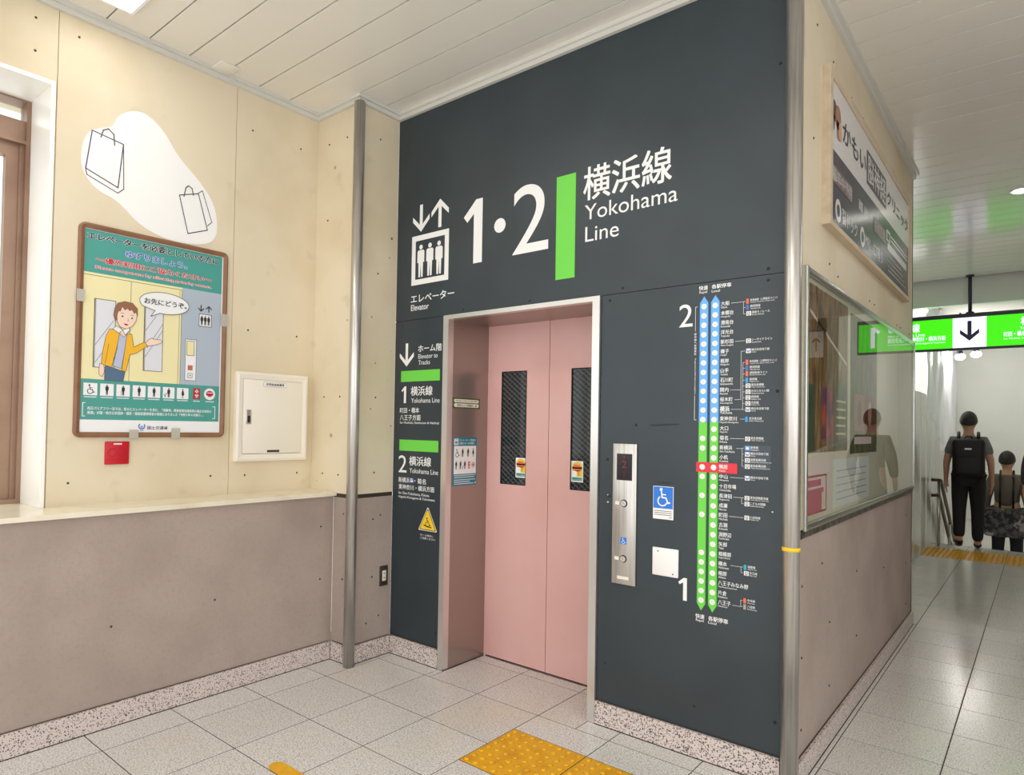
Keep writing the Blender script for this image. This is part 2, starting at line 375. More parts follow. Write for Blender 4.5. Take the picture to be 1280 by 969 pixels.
# ---------------------------------------------------------------- floor and its tiles
mb = MB()
mb.box(-.9, 5.4, -4.7, 0.0, -.06, -.0012, M_grout); mb.box(.4, 5.4, 0.0, 3.2, -.06, -.0012, M_grout); mb.box(.8, 5.4, 3.2, 7.85, -.06, -.0012, M_grout)
floor = tag(mb.build('floor', loc=(0, 0, 0)), kind='structure')
REG = [(-.1613, GX, -4.6, -.3463), (GX, 5.25, -4.53, -.1315), (GX, .487, -.1315, -.018), (.487, 1.467, -.1315, .36), (1.467, 2.4486, -.1315, -.018),
       (2.4486, 5.25, -.1315, 7.82), (2.428, 2.4486, -.018, 3.15), (.018, GX, -.3463, -.018), (1.65, 2.4486, 3.158, 7.82)]
TM = {}
def tile(x0, x1, y0, y1, mt=M_tile, z=0., name='tile', parent=floor):
    key = (round(x1-x0, 3), round(y1-y0, 3), mt.name)
    if key not in TM:
        w_, d_, g = (x1-x0)/2-.0022, (y1-y0)/2-.0022, .0016
        m_ = MB(); vs = [(sx*w_, sy*d_, -.0011) for sx, sy in ((-1, -1), (1, -1), (1, 1), (-1, 1))]+[(sx*w_, sy*d_, -.0006) for sx, sy in ((-1, -1), (1, -1), (1, 1), (-1, 1))]+[(sx*(w_-g), sy*(d_-g), 0) for sx, sy in ((-1, -1), (1, -1), (1, 1), (-1, 1))]
        m_.add(vs, [(8, 9, 10, 11)]+[(a+4*k, (a+1) % 4+4*k, (a+1) % 4+4*k+4, a+4*k+4) for k in (0, 1) for a in range(4)], mt); TM[key] = m_.mesh(name)
    return inst(TM[key], name, ((x0+x1)/2, (y0+y1)/2, z), parent)
TACT = [(1.2486, 1.6486, -.73, -.33), (1.6486, 2.0486, -.73, -.33)]
YST = (6.6685, 7.4685)
for ri, (rx0, rx1, ry0, ry1) in enumerate(REG):
    for i in range(-2, 14):
        for j in range(-11, 22):
            x0, x1, y0, y1 = max(GX+i*T, rx0), min(GX+(i+1)*T, rx1), max(GY+j*T, ry0), min(GY+(j+1)*T, ry1)
            if x1-x0 < .012 or y1-y0 < .012: continue
            if y0 > YST[0]-.01 and y1 < YST[1]+.01 and 2.0 < x0 < 3.6: continue
            if 1.24 < x0 < 2.0 and -.74 < y0 and y1 < -.12:         # cut round the tactile blocks
                if y1 < -.5: tile(x0, x1, y0, -.73)
                else: tile(x0, x1, -.33, y1)
                continue
            if 1.24 < x0 < 2.0 and abs(y0+.9315) < .01: tile(x0, x1, y0, -.73); continue
            tile(x0, x1, y0, y1)

# ---------------------------------------------------------------- ceiling of long enamel strips
PZ, PY0 = .2138, .497
mb = MB(); mb.box(-.9, 5.6, -5.2, .05, H+.012, H+.12, M_ceilgap); mb.box(2.0, 5.6, .05, 3.2, H+.012, H+.12, M_ceilgap); mb.box(.5, 5.6, 3.2, 7.6, H+.012, H+.12, M_ceilgap)
ceiling = tag(mb.build('ceiling', loc=(0, 0, H)), kind='structure')
CM = {}
for k in range(-26, 34):
    y0, y1 = PY0+k*PZ, min(PY0+(k+1)*PZ, 7.6)
    if y0 > 7.5: break
    xa = XU if y1 < YC+.1 else (0.0 if y1 <= .09 else (XR if y0 < 3.1 else .5))
    key = (round(xa, 2), round(y1-y0, 3))
    if key not in CM:
        wd = y1-y0; m_ = MB()
        prof = [(.0038, .011), (.0038, .0006), (.0044, 0), (wd-.0044, 0), (wd-.0038, .0006), (wd-.0038, .011)]
        m_.prism([(p[0]-wd/2, p[1]) for p in prof], 0, 5.55-xa, 'x', M_ceil); CM[key] = m_.mesh('ceiling_strip')
    inst(CM[key], 'ceiling_strip', (xa, (y0+y1)/2, H), ceiling)
# ceiling edge trims (two-step white moulding)
tn = 0
def trim(name, x0, x1, y0, y1, z0, z1, mt, step=None):
    global tn; tn += 1
    m_ = MB(); m_.box(x0, x1, y0, y1, z0, z1, mt)
    if step: m_.box(*step, mt)
    o = tag(m_.build('trim_%d' % tn), kind='structure'); return o
ZT = 3.417
trim('', XU, XU+.022, -5, YC-.022, ZT, H, M_trim, (XU+.022, XU+.038, -5, YC-.038, ZT+.024, H))
trim('', XU, .022, YC-.022, YC, ZT, H, M_trim, (XU+.022, .038, YC-.038, YC-.022, ZT+.024, H))
trim('', 0, .022, YC, -.022, ZT, H, M_trim, (.022, .038, YC-.022, -.038, ZT+.024, H))
trim('', 0, 2.45, -.022, 0, ZT, H, M_trim, (.022, 2.45, -.038, -.022, ZT+.024, H))
trim('', XR, XR+.022, .035, 3.16, ZT, H, M_trim, (XR+.022, XR+.042, .035, 3.165, ZT+.026, H))

# ---------------------------------------------------------------- left wall with ledge and window
mb = MB()
mb.box(-.95, XU-.011, -1.845, 0, 1.0, H, M_cream); mb.box(-.95, XU-.011, -5, -1.845, 3.07, H, M_cream)
wall_left = tag(mb.build('wall_left', loc=(XU, -1, 0)), kind='structure')
for y0, y1, z0 in ((-5, -1.8405, 3.068), (-1.8375, -.9065, 1.027), (-.9035, -.3285, 1.027)):
    MB().box(XU-.0109, XU, y0, y1, z0, H, M_cream).build('cladding_panel', wall_left)
MB().box(-.9, XL, -5, YC, .0, 1.004, M_mauve).build('dado', wall_left)
m_ = MB(); m_.box(-.74, -.15, -5, YC, 1.0045, 1.0275, M_ledge)
tag(m_.build('window_sill_ledge'), kind='structure')
bpy.data.objects['window_sill_ledge'].name = 'trim_ledge'
screw_me = MB().ball((0, 0, 0), (.0045, .006, .006), M_band, 8, 5).mesh('screw')
for y, z in ((-1.936, 3.338), (-1.935, 3.182), (-1.743, 1.14), (-1.014, 1.142), (-.799, 1.137), (-.436, 1.136), (-1.1, 2.27), (-.80, 3.2), (-.46, 3.2), (-.80, 2.0), (-1.75, 3.33), (-.46, 2.0)):
    inst(screw_me, 'screw', (XU, y, z), wall_left)
for y, z in ((-.42, .82), (-.42, .5), (-1.1, .5), (-1.62, .47)): inst(screw_me, 'screw', (XL, y, z), wall_left)
# window
win = empty('window_1', (-.6, -2.6, 1.028), kind='structure')
m_ = MB(); m_.box(-.76, XU+.004, -1.864, -1.845, 1.028, 3.067, M_reveal); m_.build('reveal_side', win)
m_ = MB(); m_.box(-.76, XU+.004, -5, -1.864, 3.048, 3.067, M_reveal); m_.build('reveal_head', win)
m_ = MB(); m_.box(-.80, -.70, -1.884, -1.864, 1.028, 3.048, M_bronze); m_.box(-.80, -.70, -5, -1.884, 3.038, 3.048, M_bronze); m_.box(-.80, -.70, -5, -1.884, 1.028, 1.05, M_bronze); m_.build('outer_frame', win)
m_ = MB(); m_.box(-.79, -.715, -5, -1.884, 2.826, 2.945, M_bronze); m_.box(-.715, -.70, -5, -1.884, 2.826, 2.842, M_bronze); m_.build('transom', win)
m_ = MB(); m_.box(-.78, -.735, -1.96, -1.905, 1.05, 2.826, M_bronze); m_.box(-.765, -.725, -1.905, -1.884, 1.05, 2.826, M_bronze); m_.box(-.78, -.735, -5, -1.96, 2.76, 2.826, M_bronze); m_.box(-.78, -.735, -5, -1.96, 1.05, 1.12, M_bronze)
m_.box(-.78, -.735, -2.9, -2.84, 1.12, 2.76, M_bronze); sash = m_.build('sash', win)
MB().box(-.76, -.755, -2.84, -1.96, 1.12, 2.76, M_glass).build('pane', sash); MB().box(-.76, -.755, -5, -2.9, 1.12, 2.76, M_glass).build('pane', sash)
MB().box(-.76, -.755, -5, -1.884, 2.945, 3.038, M_glass).build('pane', win)

# ---------------------------------------------------------------- corner column
m_ = MB(); m_.box(XU, 0, YC, .0, 1.0215, H, M_cream); m_.box(XU, -.002, YC+.002, .0, .997, 1.0215, M_band); m_.box(XL+.001, 0, YC, .0, 0, .997, M_mauve)
wall_col = tag(m_.build('wall_column', loc=(0, YC, 0)), kind='structure')
for x, z in ((-.30, 3.24), (-.12, 3.24), (-.30, 2.75), (-.30, 1.135), (-.14, 1.135), (-.30, 1.62), (-.14, 1.62), (-.08, .9), (-.08, .5)):
    inst(screw_me, 'screw', (x, YC, z), wall_col, (0, 0, R(90)))
for y, z in ((-.16, 3.25), (-.16, 1.15), (-.16, 1.62), (-.16, .86), (-.10, .88), (-.16, .5), (-.10, .25), (-.2, .22), (-.16, 2.4)): inst(screw_me, 'screw', (0, y, z), wall_col)
m_ = MB(); m_.bbox(0, .008, -.098, -.033, .431, .557, M_band, .003); outlet = m_.build('wall_socket'); tag(outlet, 'dark brown wall socket plate low on the mauve column side', 'socket')
MB().bbox(.008, .012, -.082, -.050, .462, .528, M_offw, .002).build('insert', outlet)
for zc in (.48, .508): MB().box(.012, .0128, -.073, -.059, zc, zc+.004, M_ink).build('slot', outlet)

# ---------------------------------------------------------------- elevator wall (dark cladding)
m_ = MB(); m_.box(-.0, .437, .006, .42, 0, H, M_gap); m_.box(1.504, 2.395, .006, .42, 0, H, M_gap); m_.box(.437, 1.504, .006, .42, 2.111, H, M_gap)
wall_el = tag(m_.build('wall_elevator', loc=(1.2, 0, 0)), kind='structure')
FX0, FX1, FI0, FI1, FZ, FZI = .439, 1.5044, .480, 1.463, 2.113, 2.088
MB().box(.0005, 2.40, 0, .006, 2.1155, H, M_dark).build('cladding_panel', wall_el)
MB().box(.0005, FX0-.001, 0, .006, .09, 2.1125, M_dark).build('cladding_panel', wall_el)
MB().box(FX1+.003, 2.40, 0, .006, .09, 2.1125, M_dark).build('cladding_panel', wall_el)
M_dscrew = mat('dark_screw', (40, 46, 52), .3, .4)
ds_me = MB().ball((0, 0, 0), (.007, .004, .007), M_dscrew, 10, 5).mesh('screw')
for x, z in ((.58, 2.14), (1.06, 2.138), (1.55, 2.085), (1.62, 2.138), (2.3, 2.09), (2.3, 2.138), (1.55, 1.30), (1.55, .3), (2.34, 1.62), (2.34, .25), (1.7, 1.47), (2.0, .22), (1.56, 1.12), (2.34, 3.0), (.06, 2.085), (.4, .2)):
    inst(ds_me, 'screw', (x, 0, z), wall_el)
M_scuff = mat('scuff', (34, 40, 46), .6); M_chip = mat('paint_chip', (190, 198, 204), .5)
g = GB('y', 0); g.poly([(1.77, 1.469), (1.80, 1.466), (1.919, 1.474), (1.915, 1.479), (1.85, 1.477), (1.775, 1.474)], M_scuff); g.poly([(1.79, 1.205), (1.85, 1.2), (1.90, 1.206), (1.85, 1.206)], M_scuff); g.build('scuff_mark', wall_el)
g = GB('y', 0); g.circ(1.555, 1.09, .005, M_chip, n=8); g.circ(1.555, 1.125, .004, M_chip, n=8); g.circ(2.325, 1.115, .004, M_chip, n=8); g.build('paint_chip', wall_el)

# door frame, jambs, head and the two leaves
fr = empty('trim_doorframe', (1, 0, 0), kind='structure')
MB().box(FX0, FI0, -.018, .03, 0, FZI, M_steel_bright).build('frame_post', fr)
MB().box(FI1, FX1, -.018, .03, 0, FZI, M_steel_bright).build('frame_post', fr)
MB().box(FX0, FX1, -.018, .03, FZI, FZ, M_steel_bright).build('frame_head', fr)
MB().box(FI0-.012, FI0, .03, .365, 0, FZI+.01, M_jamb).build('jamb', fr)
MB().box(FI1, FI1+.012, .03, .365, 0, FZI+.01, M_jamb).build('jamb', fr)
MB().box(FI0, FI1, .03, .365, FZI, FZI+.012, M_jamb).build('soffit', fr)
MB().box(FI0, FI1, .352, .42, -.003, .0015, M_steel).build('threshold', fr)
M_dshaft = mat('shaft_dark', (30, 26, 24), .8)
DY, SX = .366, .9504
door = empty('door_1', (SX, DY, 0), kind='structure')
def leaf(x0, x1, wx0, wx1):
    m_ = MB(); z0, z1, a, b = .008, 2.095, 1.093, 1.797
    m_.box(x0, wx0, DY, DY+.03, z0, z1, M_pink); m_.box(wx1, x1, DY, DY+.03, z0, z1, M_pink); m_.box(wx0, wx1, DY, DY+.03, z0, a, M_pink); m_.box(wx0, wx1, DY, DY+.03, b, z1, M_pink)
    o = m_.build('door_leaf', door)
    MB().box(wx0, wx1, DY+.008, DY+.014, a, b, M_shaft).build('glass_pane', o)
    m_ = MB()
    for q in ((wx0, wx0+.004, a, b), (wx1-.004, wx1, a, b), (wx0+.004, wx1-.004, a, a+.004), (wx0+.004, wx1-.004, b-.004, b)): m_.box(q[0], q[1], DY+.0002, DY+.008, q[2], q[3], M_gap)
    m_.build('glazing_bead', o)
leaf(.476, SX-.002, .590, .787); leaf(SX+.002, 1.468, 1.103, 1.300)
MB().box(.47, 1.47, DY+.031, DY+.05, 0, 2.12, M_dshaft).build('shaft_backing', door)

# ---------------------------------------------------------------- right wall (corridor side)
m_ = MB(); m_.box(2.0, XR-.011, .42, 3.15, 0, H, M_gap); m_.box(2.396, XR-.011, .008, .42, 0, H, M_gap)
wall_r = tag(m_.build('wall_right', loc=(XR, 1.5, 0)), kind='structure')
for y0, y1 in ((.004, .6605), (.6635, 1.5715), (1.5745, 2.4915), (2.4945, 3.154)): MB().box(XR-.0109, XR, y0, y1, 1.006, H, M_cream).build('cladding_panel', wall_r)
MB().box(XR-.0109, XR, .004, 3.154, .0, 1.003, M_mauve).build('dado', wall_r)
MB().box(XR-.0109, XR+.002, 3.1545, 3.172, 0, H, M_band).build('end_bead', wall_r)
for y, z in ((.25, 2.75), (.55, 2.25), (.60, 3.24), (.72, 2.22), (1.5, 2.22), (1.65, 2.22), (2.45, 2.2), (2.6, 2.2), (1.0, 3.22), (1.3, 3.22), (2.3, 3.22), (2.55, 3.22), (3.0, 2.2), (3.0, 3.2), (.3, 3.28)): inst(screw_me, 'screw', (XR, y, z), wall_r)
for y, z in ((.12, .8), (.12, .5), (.12, .2), (.45, .85), (.6, .55), (.6, .25), (1.2, .7), (1.2, .35), (2.9, .85), (2.9, .5), (2.9, .2), (2.0, .6)): inst(screw_me, 'screw', (XR, y, z), wall_r)

# ---------------------------------------------------------------- granite baseboards, each stone its own piece
def baseboard(name, axis, a0, a1, p0, p1, hgt, cuts, mt):
    bb = empty(name, ((a0+a1)/2 if axis == 'x' else p0, p0 if axis == 'x' else (a0+a1)/2, 0), kind='structure')
    cs = [a0]+cuts+[a1]
    for a, b in zip(cs, cs[1:]):
        a += .0008; b -= .0008
        if axis == 'x': MB().box(a, b, p0, p1, .0035, hgt, mt).build('stone', bb)
        else: MB().box(p0, p1, a, b, .0035, hgt, mt).build('stone', bb)
    for z0, z1, q in ((.0003, .0034, .0), (hgt+.0002, hgt+.0032, .013)):     # dark mortar line under and over the stones, edge shadow painted in with it
        m_ = MB(); m_.box(a0, a1, p0+q, p1, z0, z1, M_band) if axis == 'x' else m_.box(p0, p1-q, a0, a1, z0, z1, M_band); m_.build('joint_and_shadow', bb)
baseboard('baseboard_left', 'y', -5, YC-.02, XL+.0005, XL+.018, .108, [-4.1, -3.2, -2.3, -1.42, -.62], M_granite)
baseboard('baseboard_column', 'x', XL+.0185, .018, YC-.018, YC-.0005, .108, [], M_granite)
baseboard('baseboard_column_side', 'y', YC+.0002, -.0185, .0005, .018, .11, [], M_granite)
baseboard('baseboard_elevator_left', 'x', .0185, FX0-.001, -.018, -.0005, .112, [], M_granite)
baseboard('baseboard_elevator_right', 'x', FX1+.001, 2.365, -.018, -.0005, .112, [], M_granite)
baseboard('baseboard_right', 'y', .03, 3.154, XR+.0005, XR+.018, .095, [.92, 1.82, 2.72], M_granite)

# ---------------------------------------------------------------- corner pipes
def pipe(cx, cy, r, tape, lab):
    o = empty('corner_pipe', (cx, cy, 0), lab, 'pipe')
    MB().tube([(cx, cy, .0005), (cx, cy, 3.41)], r, M_steel, 28).build('guard_tube', o)
    if tape: MB().tube([(cx, cy, .969), (cx, cy, .985)], r+.0012, M_ybright, 28).build('tape_band', o, None)
pipe(.024, YC-.022, .034, False, 'bare steel guard pipe up the cream and mauve column corner')
pipe(2.408, -.036, .0335, True, 'steel guard pipe with yellow tape band beside the route map')

# ---------------------------------------------------------------- far end of the corridor: stairs, walls
m_ = MB()
for k in range(14): m_.box(1.86, 3.95, 7.86+.3*k, 13, -.17*(k+1)-.17, -.17*(k+1), M_tile)
tag(m_.build('stairs', loc=(2.9, 7.9, -2.5)), kind='structure')
m_ = MB(); m_.box(1.7, 4.2, 13, 13.2, -3, 4.5, M_far); wf = tag(m_.build('wall_far'), kind='structure')
m_ = MB(); m_.box(1.70, 1.85, 9.3, 13, -3, 4.5, M_far); tag(m_.build('wall_stair_left'), kind='structure')
m_ = MB(); m_.box(3.95, 4.1, 7.86, 13, -3, 4.5, M_far); tag(m_.build('wall_stair_right'), kind='structure')
m_ = MB(); m_.box(.5, 5.6, 7.61, 7.75, 3.12, 4.5, M_wallw); tag(m_.build('trim_bulkhead'), kind='structure')
m_ = MB(); m_.box(.5, 5.6, 7.76, 13.2, 3.52, 3.6, M_wallw); tag(m_.build('ceiling_stair'), kind='structure')
m_ = MB(); m_.box(5.3, 5.45, .2, 7.6, 0, H, M_dimmer); m_.box(4.11, 5.45, 7.86, 8.0, 0, H, M_dimmer); tag(m_.build('wall_added_dimmer'), kind='structure')  # unseen wall, added dark so the display case glass mirrors less brightness
m_ = MB(); m_.box(.3, .5, 3.2, 7.8, 0, H, M_wallw); m_.box(.5, 2.0, 3.2, 3.25, 0, H, M_wallw); tag(m_.build('wall_concourse'), kind='structure')

# ================================================================== THINGS
# ---------------------------------------------------------------- ceiling lights
def fluorescent(x0, y1, lab, name='fluorescent_light', ln=1.25, wd=.22):
    o = empty(name, (x0+ln/2, y1-wd/2, H-.03), lab, 'ceiling light', 'fluorescent ceiling lights')
    m_ = MB(); z0 = H-.024
    m_.box(x0, x0+ln, y1-wd, y1-wd+.014, z0, H-.0005, M_housing); m_.box(x0, x0+ln, y1-.014, y1, z0, H-.0005, M_housing); m_.box(x0, x0+.014, y1-wd+.014, y1-.014, z0, H-.0005, M_housing); m_.box(x0+ln-.014, x0+ln, y1-wd+.014, y1-.014, z0, H-.0005, M_housing)
    m_.build('housing', o)
    MB().box(x0+.0145, x0+ln-.0145, y1-wd+.0145, y1-.0145, H-.018, H-.006, M_lamp).build('diffuser', o)
fluorescent(-.213, -1.585, 'slim fluorescent ceiling light nearest the cream left wall')
# the same row of ceiling lights goes on beyond the edges of the picture
fluorescent(1.75, -1.585, 'slim fluorescent ceiling light in front of the lift doors', 'ceiling_light_doors_offscreen')
fluorescent(-.213, -3.6, 'slim fluorescent ceiling light over the window side of the lobby', 'ceiling_light_window_offscreen')
fluorescent(1.75, -3.6, 'slim fluorescent ceiling light over the middle of the lobby', 'ceiling_light_lobby_offscreen')
fluorescent(3.7, -3.0, 'slim fluorescent ceiling light over the corridor entrance', 'ceiling_light_entrance_offscreen')
fluorescent(3.3, 2.2, 'slim fluorescent ceiling light along the corridor beside the clinic sign', 'ceiling_light_clinic_offscreen')
fluorescent(3.3, 5.6, 'slim fluorescent ceiling light along the corridor before the stairs', 'ceiling_light_stairs_offscreen')
m_ = MB(); m_.bbox(-.385, -.28, -1.085, -.972, H-.012, H-.0005, M_ceil, .002); tag(m_.build('ceiling_plate'), 'small square blank cover plate on the white ceiling strips', 'cover plate')
def downlight(x, y, lab):
    o = empty('downlight', (x, y, H-.02), lab, 'ceiling light')
    MB().tube([(x, y, H-.0005), (x, y, H-.012)], [.075, .07], M_housing, 24).build('ring', o); MB().tube([(x, y, H-.0125), (x, y, H-.016)], .055, M_bulb, 24).build('lens', o)
downlight(3.04, 4.06, 'round downlight set in the glossy corridor ceiling')
def spot(x, y, z, lab, ztop):
    o = empty('spotlight', (x, y, z), lab, 'spotlight', 'spotlights over the stairs')
    MB().tube([(x, y, z+.07), (x, y, ztop)], .012, M_sframe, 10).build('stem', o)
    MB().tube([(x, y-.01, z+.09), (x, y, z+.02), (x, y+.0, z-.02)], [.03, .045, .06], M_sframe, 16).build('head', o)
    MB().ball((x, y, z-.03), (.075, .075, .055), M_spot, 14, 8).build('bulb', o)
spot(1.90, 7.98, 3.17, 'lit spotlight on a thin stem beside the white bulkhead', 3.519)
spot(2.10, 11.0, 2.80, 'lit spotlight hanging over the lower stairs beside the plastic sheet', 3.519)
spot(2.30, 11.3, 2.86, 'lit spotlight hanging over the lower stairs before the white far wall', 3.519)

# ---------------------------------------------------------------- tactile paving
dome_me = MB().tube([(0, 0, 0), (0, 0, .004), (0, 0, .0062)], [.0145, .012, .007], M_yellow, 10).mesh('dome')
for n, (x0, x1, y0, y1) in enumerate(TACT):
    t = empty('tactile_block', ((x0+x1)/2, (y0+y1)/2, 0), ('yellow tactile block with rows of domes before the lift threshold', 'yellow tactile block of domes below the lift call panel side')[n], 'tactile paving', 'yellow dome blocks in front of the lift')
    tile(x0, x1, y0, y1, M_yellow, .0004, 'base', t)
    for i in range(8):
        for j in range(8): inst(dome_me, 'dome', (x0+.025+.05*i, y0+.025+.05*j, .0005), t)
m_ = MB(); pts = [(.705, -1.328)]
pts = [(1.2, -1.33), (1.2, -1.262)]+[(.728+.034*math.cos(R(a))*1.0, -1.296+.034*math.sin(R(a))) for a in range(90, 271, 15)]
m_.prism(pts, .0004, .005, 'z', M_yellow); tag(m_.build('guide_bar'), 'raised yellow guide bar with rounded end on the pale floor', 'tactile paving')
for j in range(2):
    for i in range(4):
        x0 = GX+(5+i)*T; y0 = YST[0]+j*T; t = empty('tactile_strip_block', (x0+.2, y0+.2, 0), ('yellow warning block at the very edge of the stairs', 'yellow warning block in the outer row before the stairs')[1-j], 'tactile paving', 'yellow blocks %s' % ('in the outer row before the stairs' if j == 0 else 'along the stair edge'))
        tile(x0, x0+T, y0, y0+T, M_yellow, .0004, 'base', t)
        m_ = MB()
        for a in range(8):
            for b in range(8): m_.tube([(x0+.025+.05*a, y0+.025+.05*b, .0004), (x0+.025+.05*a, y0+.025+.05*b, .005)], [.0135, .008], M_yellow, 8)
        tag(m_.build('domes', t), kind='stuff')

# ---------------------------------------------------------------- big lift sign on the dark wall
s1 = empty('lift_pictogram_sign', (.29, 0, 2.17), 'white lift pictogram with two arrows, three figures and katakana lettering', 'sign')
g = GB('y', 0); arrow(g, .2165, 2.835, 2.664, .073, .026, M_white); g.build('arrow', s1)
g = GB('y', 0); arrow(g, .378, 2.664, 2.839, .073, .026, M_white); g.build('arrow', s1)
g = GB('y', 0); g.frame(.138, .456, 2.332, 2.643, .034, M_white); g.build('frame', s1)
for cx in (.219, .297, .375):
    g = GB('y', 0); pictogram_person(g, cx, 2.378, .205, M_white, 1); g.build('figure', s1)
g = GB('y', 0); g.txt('エレベーター', M_white, .138, .505, 2.222, 2.272, bold=.012); g.txt('Elevator', M_white, .140, .296, 2.172, 2.209, bold=.008); g.build('lettering', s1)
s2 = empty('line_name_sign', (1.2, 0, 2.23), 'large white 1 and 2 with a bright green bar and line name lettering', 'sign')
g = GB('y', 0); g.poly([(.652, 2.40), (.718, 2.40), (.718, 2.774), (.668, 2.774), (.574, 2.683), (.602, 2.648), (.652, 2.692)], M_white); g.build('numeral', s2)
g = GB('y', 0); g.circ(.847, 2.588, .041, M_white, n=28); g.build('dot', s2)
g = GB('y', 0); g.txt('2', M_white, .939, 1.178, 2.403, 2.778, bold=-.004); g.build('numeral', s2)
g = GB('y', 0); g.rect(1.227, 1.345, 2.228, 2.773, M_green); g.build('green_bar', s2)
g = GB('y', 0); g.txt('横浜線', M_white, 1.392, 1.865, 2.612, 2.782, bold=.012); g.build('lettering', s2)
g = GB('y', 0); g.txt('Yokohama', M_white, 1.400, 1.896, 2.511, 2.588, bold=.0); g.txt('Line', M_white, 1.405, 1.595, 2.399, 2.476, bold=.0); g.build('lettering', s2)

# ---------------------------------------------------------------- platform directions left of the doors
s3 = empty('platform_direction_sign', (.23, 0, .98), 'column of white platform directions with two green bars left of the doors', 'sign')
g = GB('y', 0); arrow(g, .109, 1.969, 1.822, .064, .022, M_white); g.build('arrow', s3)
g = GB('y', 0); g.txt('ホーム階', M_white, .211, .413, 1.906, 1.951, bold=.01); g.txt('Elevator to', M_white, .214, .380, 1.866, 1.894); g.txt('Tracks', M_white, .215, .316, 1.828, 1.855); g.build('lettering', s3)
g = GB('y', 0); g.rect(.060, .402, 1.725, 1.794, M_green); g.build('green_bar', s3)
g = GB('y', 0); g.poly([(.090, 1.590), (.110, 1.590), (.110, 1.696), (.096, 1.696), (.067, 1.671), (.075, 1.660), (.090, 1.673)], M_white); g.build('numeral', s3)
g = GB('y', 0); g.txt('横浜線', M_white, .153, .342, 1.636, 1.694, bold=.012); g.txt('Yokohama Line', M_white, .157, .403, 1.591, 1.620); g.txt('町田・橋本', M_white, .056, .230, 1.527, 1.561, bold=.01); g.txt('八王子方面', M_white, .057, .243, 1.481, 1.516, bold=.01); g.txt('for Machida, Hashimoto & Hachioji', M_white, .058, .402, 1.455, 1.473, bold=.006); g.build('lettering', s3)
g = GB('y', 0); g.rect(.057, .400, 1.288, 1.358, M_green); g.build('green_bar', s3)
g = GB('y', 0); g.txt('2', M_white, .052, .127, 1.150, 1.258); g.build('numeral', s3)
g = GB('y', 0); g.txt('横浜線', M_white, .150, .341, 1.198, 1.256, bold=.012); g.txt('Yokohama Line', M_white, .153, .402, 1.151, 1.181)
g.build('lettering', s3); g = GB('y', 0); g.txt('新横浜', M_white, .056, .155, 1.087, 1.120, bold=.01); g.txt('・菊名', M_white, .200, .300, 1.087, 1.120, bold=.01); g.txt('東神奈川・横浜方面', M_white, .058, .372, 1.043, 1.076, bold=.01); g.txt('for Shin-Yokohama, Kikuna', M_white, .058, .33, 1.010, 1.030, bold=.006); g.txt('Higashi-Kanagawa & Yokohama', M_white, .059, .378, .985, 1.004, bold=.006); g.build('lettering', s3)
g = GB('y', 0); g.rect(.160, .192, 1.088, 1.120, M_blue2); g.poly([(.164, 1.094), (.188, 1.094), (.188, 1.106), (.178, 1.116), (.164, 1.116)], M_white, 2); g.rect(.168, .184, 1.104, 1.110, M_blue2, 3); g.build('train_symbol', s3)
s4 = empty('warning_triangle', (.32, 0, .75), 'yellow warning triangle with wheelchair pictogram below the platform directions', 'warning sign')
def tri(g, q, mt, lay):
    cx, zb, zt, hw = .322, .806, .951, .080
    pts = []
    for (vx, vz), a0 in (((cx+hw-q, zb+q*.58), -90), ((cx, zt-q*1.15), 30), ((cx-hw+q, zb+q*.58), 150)):
        for i in range(5): t = R(a0+i*30); pts.append((vx+.006*math.cos(t), vz+.006*math.sin(t)))
    g.poly(pts, mt, lay)
g = GB('y', 0); tri(g, .008, M_offw, 1); tri(g, .016, M_ink, 2); tri(g, .023, M_ybright, 3); pictogram_wheelchair(g, .322, .858, .062, M_ink, 4); g.line([(.292, .838), (.352, .828)], .007, M_ink, 4); g.build('triangle', s4)
g = GB('y', 0); g.txt('ホーム階段に', M_white, .259, .372, .771, .783, bold=.01); g.txt('ご注意ください', M_white, .259, .387, .752, .765, bold=.01); g.build('lettering', s4)

# ---------------------------------------------------------------- route map
rm = empty('route_map', (2.15, 0, .6), 'vertical blue and green railway line map with white station names', 'map')
Z0, DZ = 2.0055, (2.0055-.696)/31
ST = [('大船', 'Ofuna'), ('本郷台', 'Hongodai'), ('港南台', 'Konandai'), ('洋光台', 'Yokodai'), ('新杉田', 'Shin-Sugita'), ('磯子', 'Isogo'), ('根岸', 'Negishi'), ('山手', 'Yamate'), ('石川町', 'Ishikawacho'), ('関内', 'Kannai'), ('桜木町', 'Sakuragicho'), ('横浜', 'Yokohama'), ('東神奈川', 'Higashi-Kanagawa'), ('大口', 'Oguchi'), ('菊名', 'Kikuna'), ('新横浜', 'Shin-Yokohama'), ('小机', 'Kozukue'), ('鴨居', 'Kamoi'), ('中山', 'Nakayama'), ('十日市場', 'Tokaichiba'), ('長津田', 'Nagatsuta'), ('成瀬', 'Naruse'), ('町田', 'Machida'), ('古淵', 'Kobuchi'), ('淵野辺', 'Fuchinobe'), ('矢部', 'Yabe'), ('相模原', 'Sagamihara'), ('橋本', 'Hashimoto'), ('相原', 'Aihara'), ('八王子みなみ野', 'Hachiojiminamino'), ('片倉', 'Katakura'), ('八王子', 'Hachioji')]
RAPID = set(range(13)) | {14, 15, 17, 18, 20, 22, 26, 27, 28, 29, 30, 31}
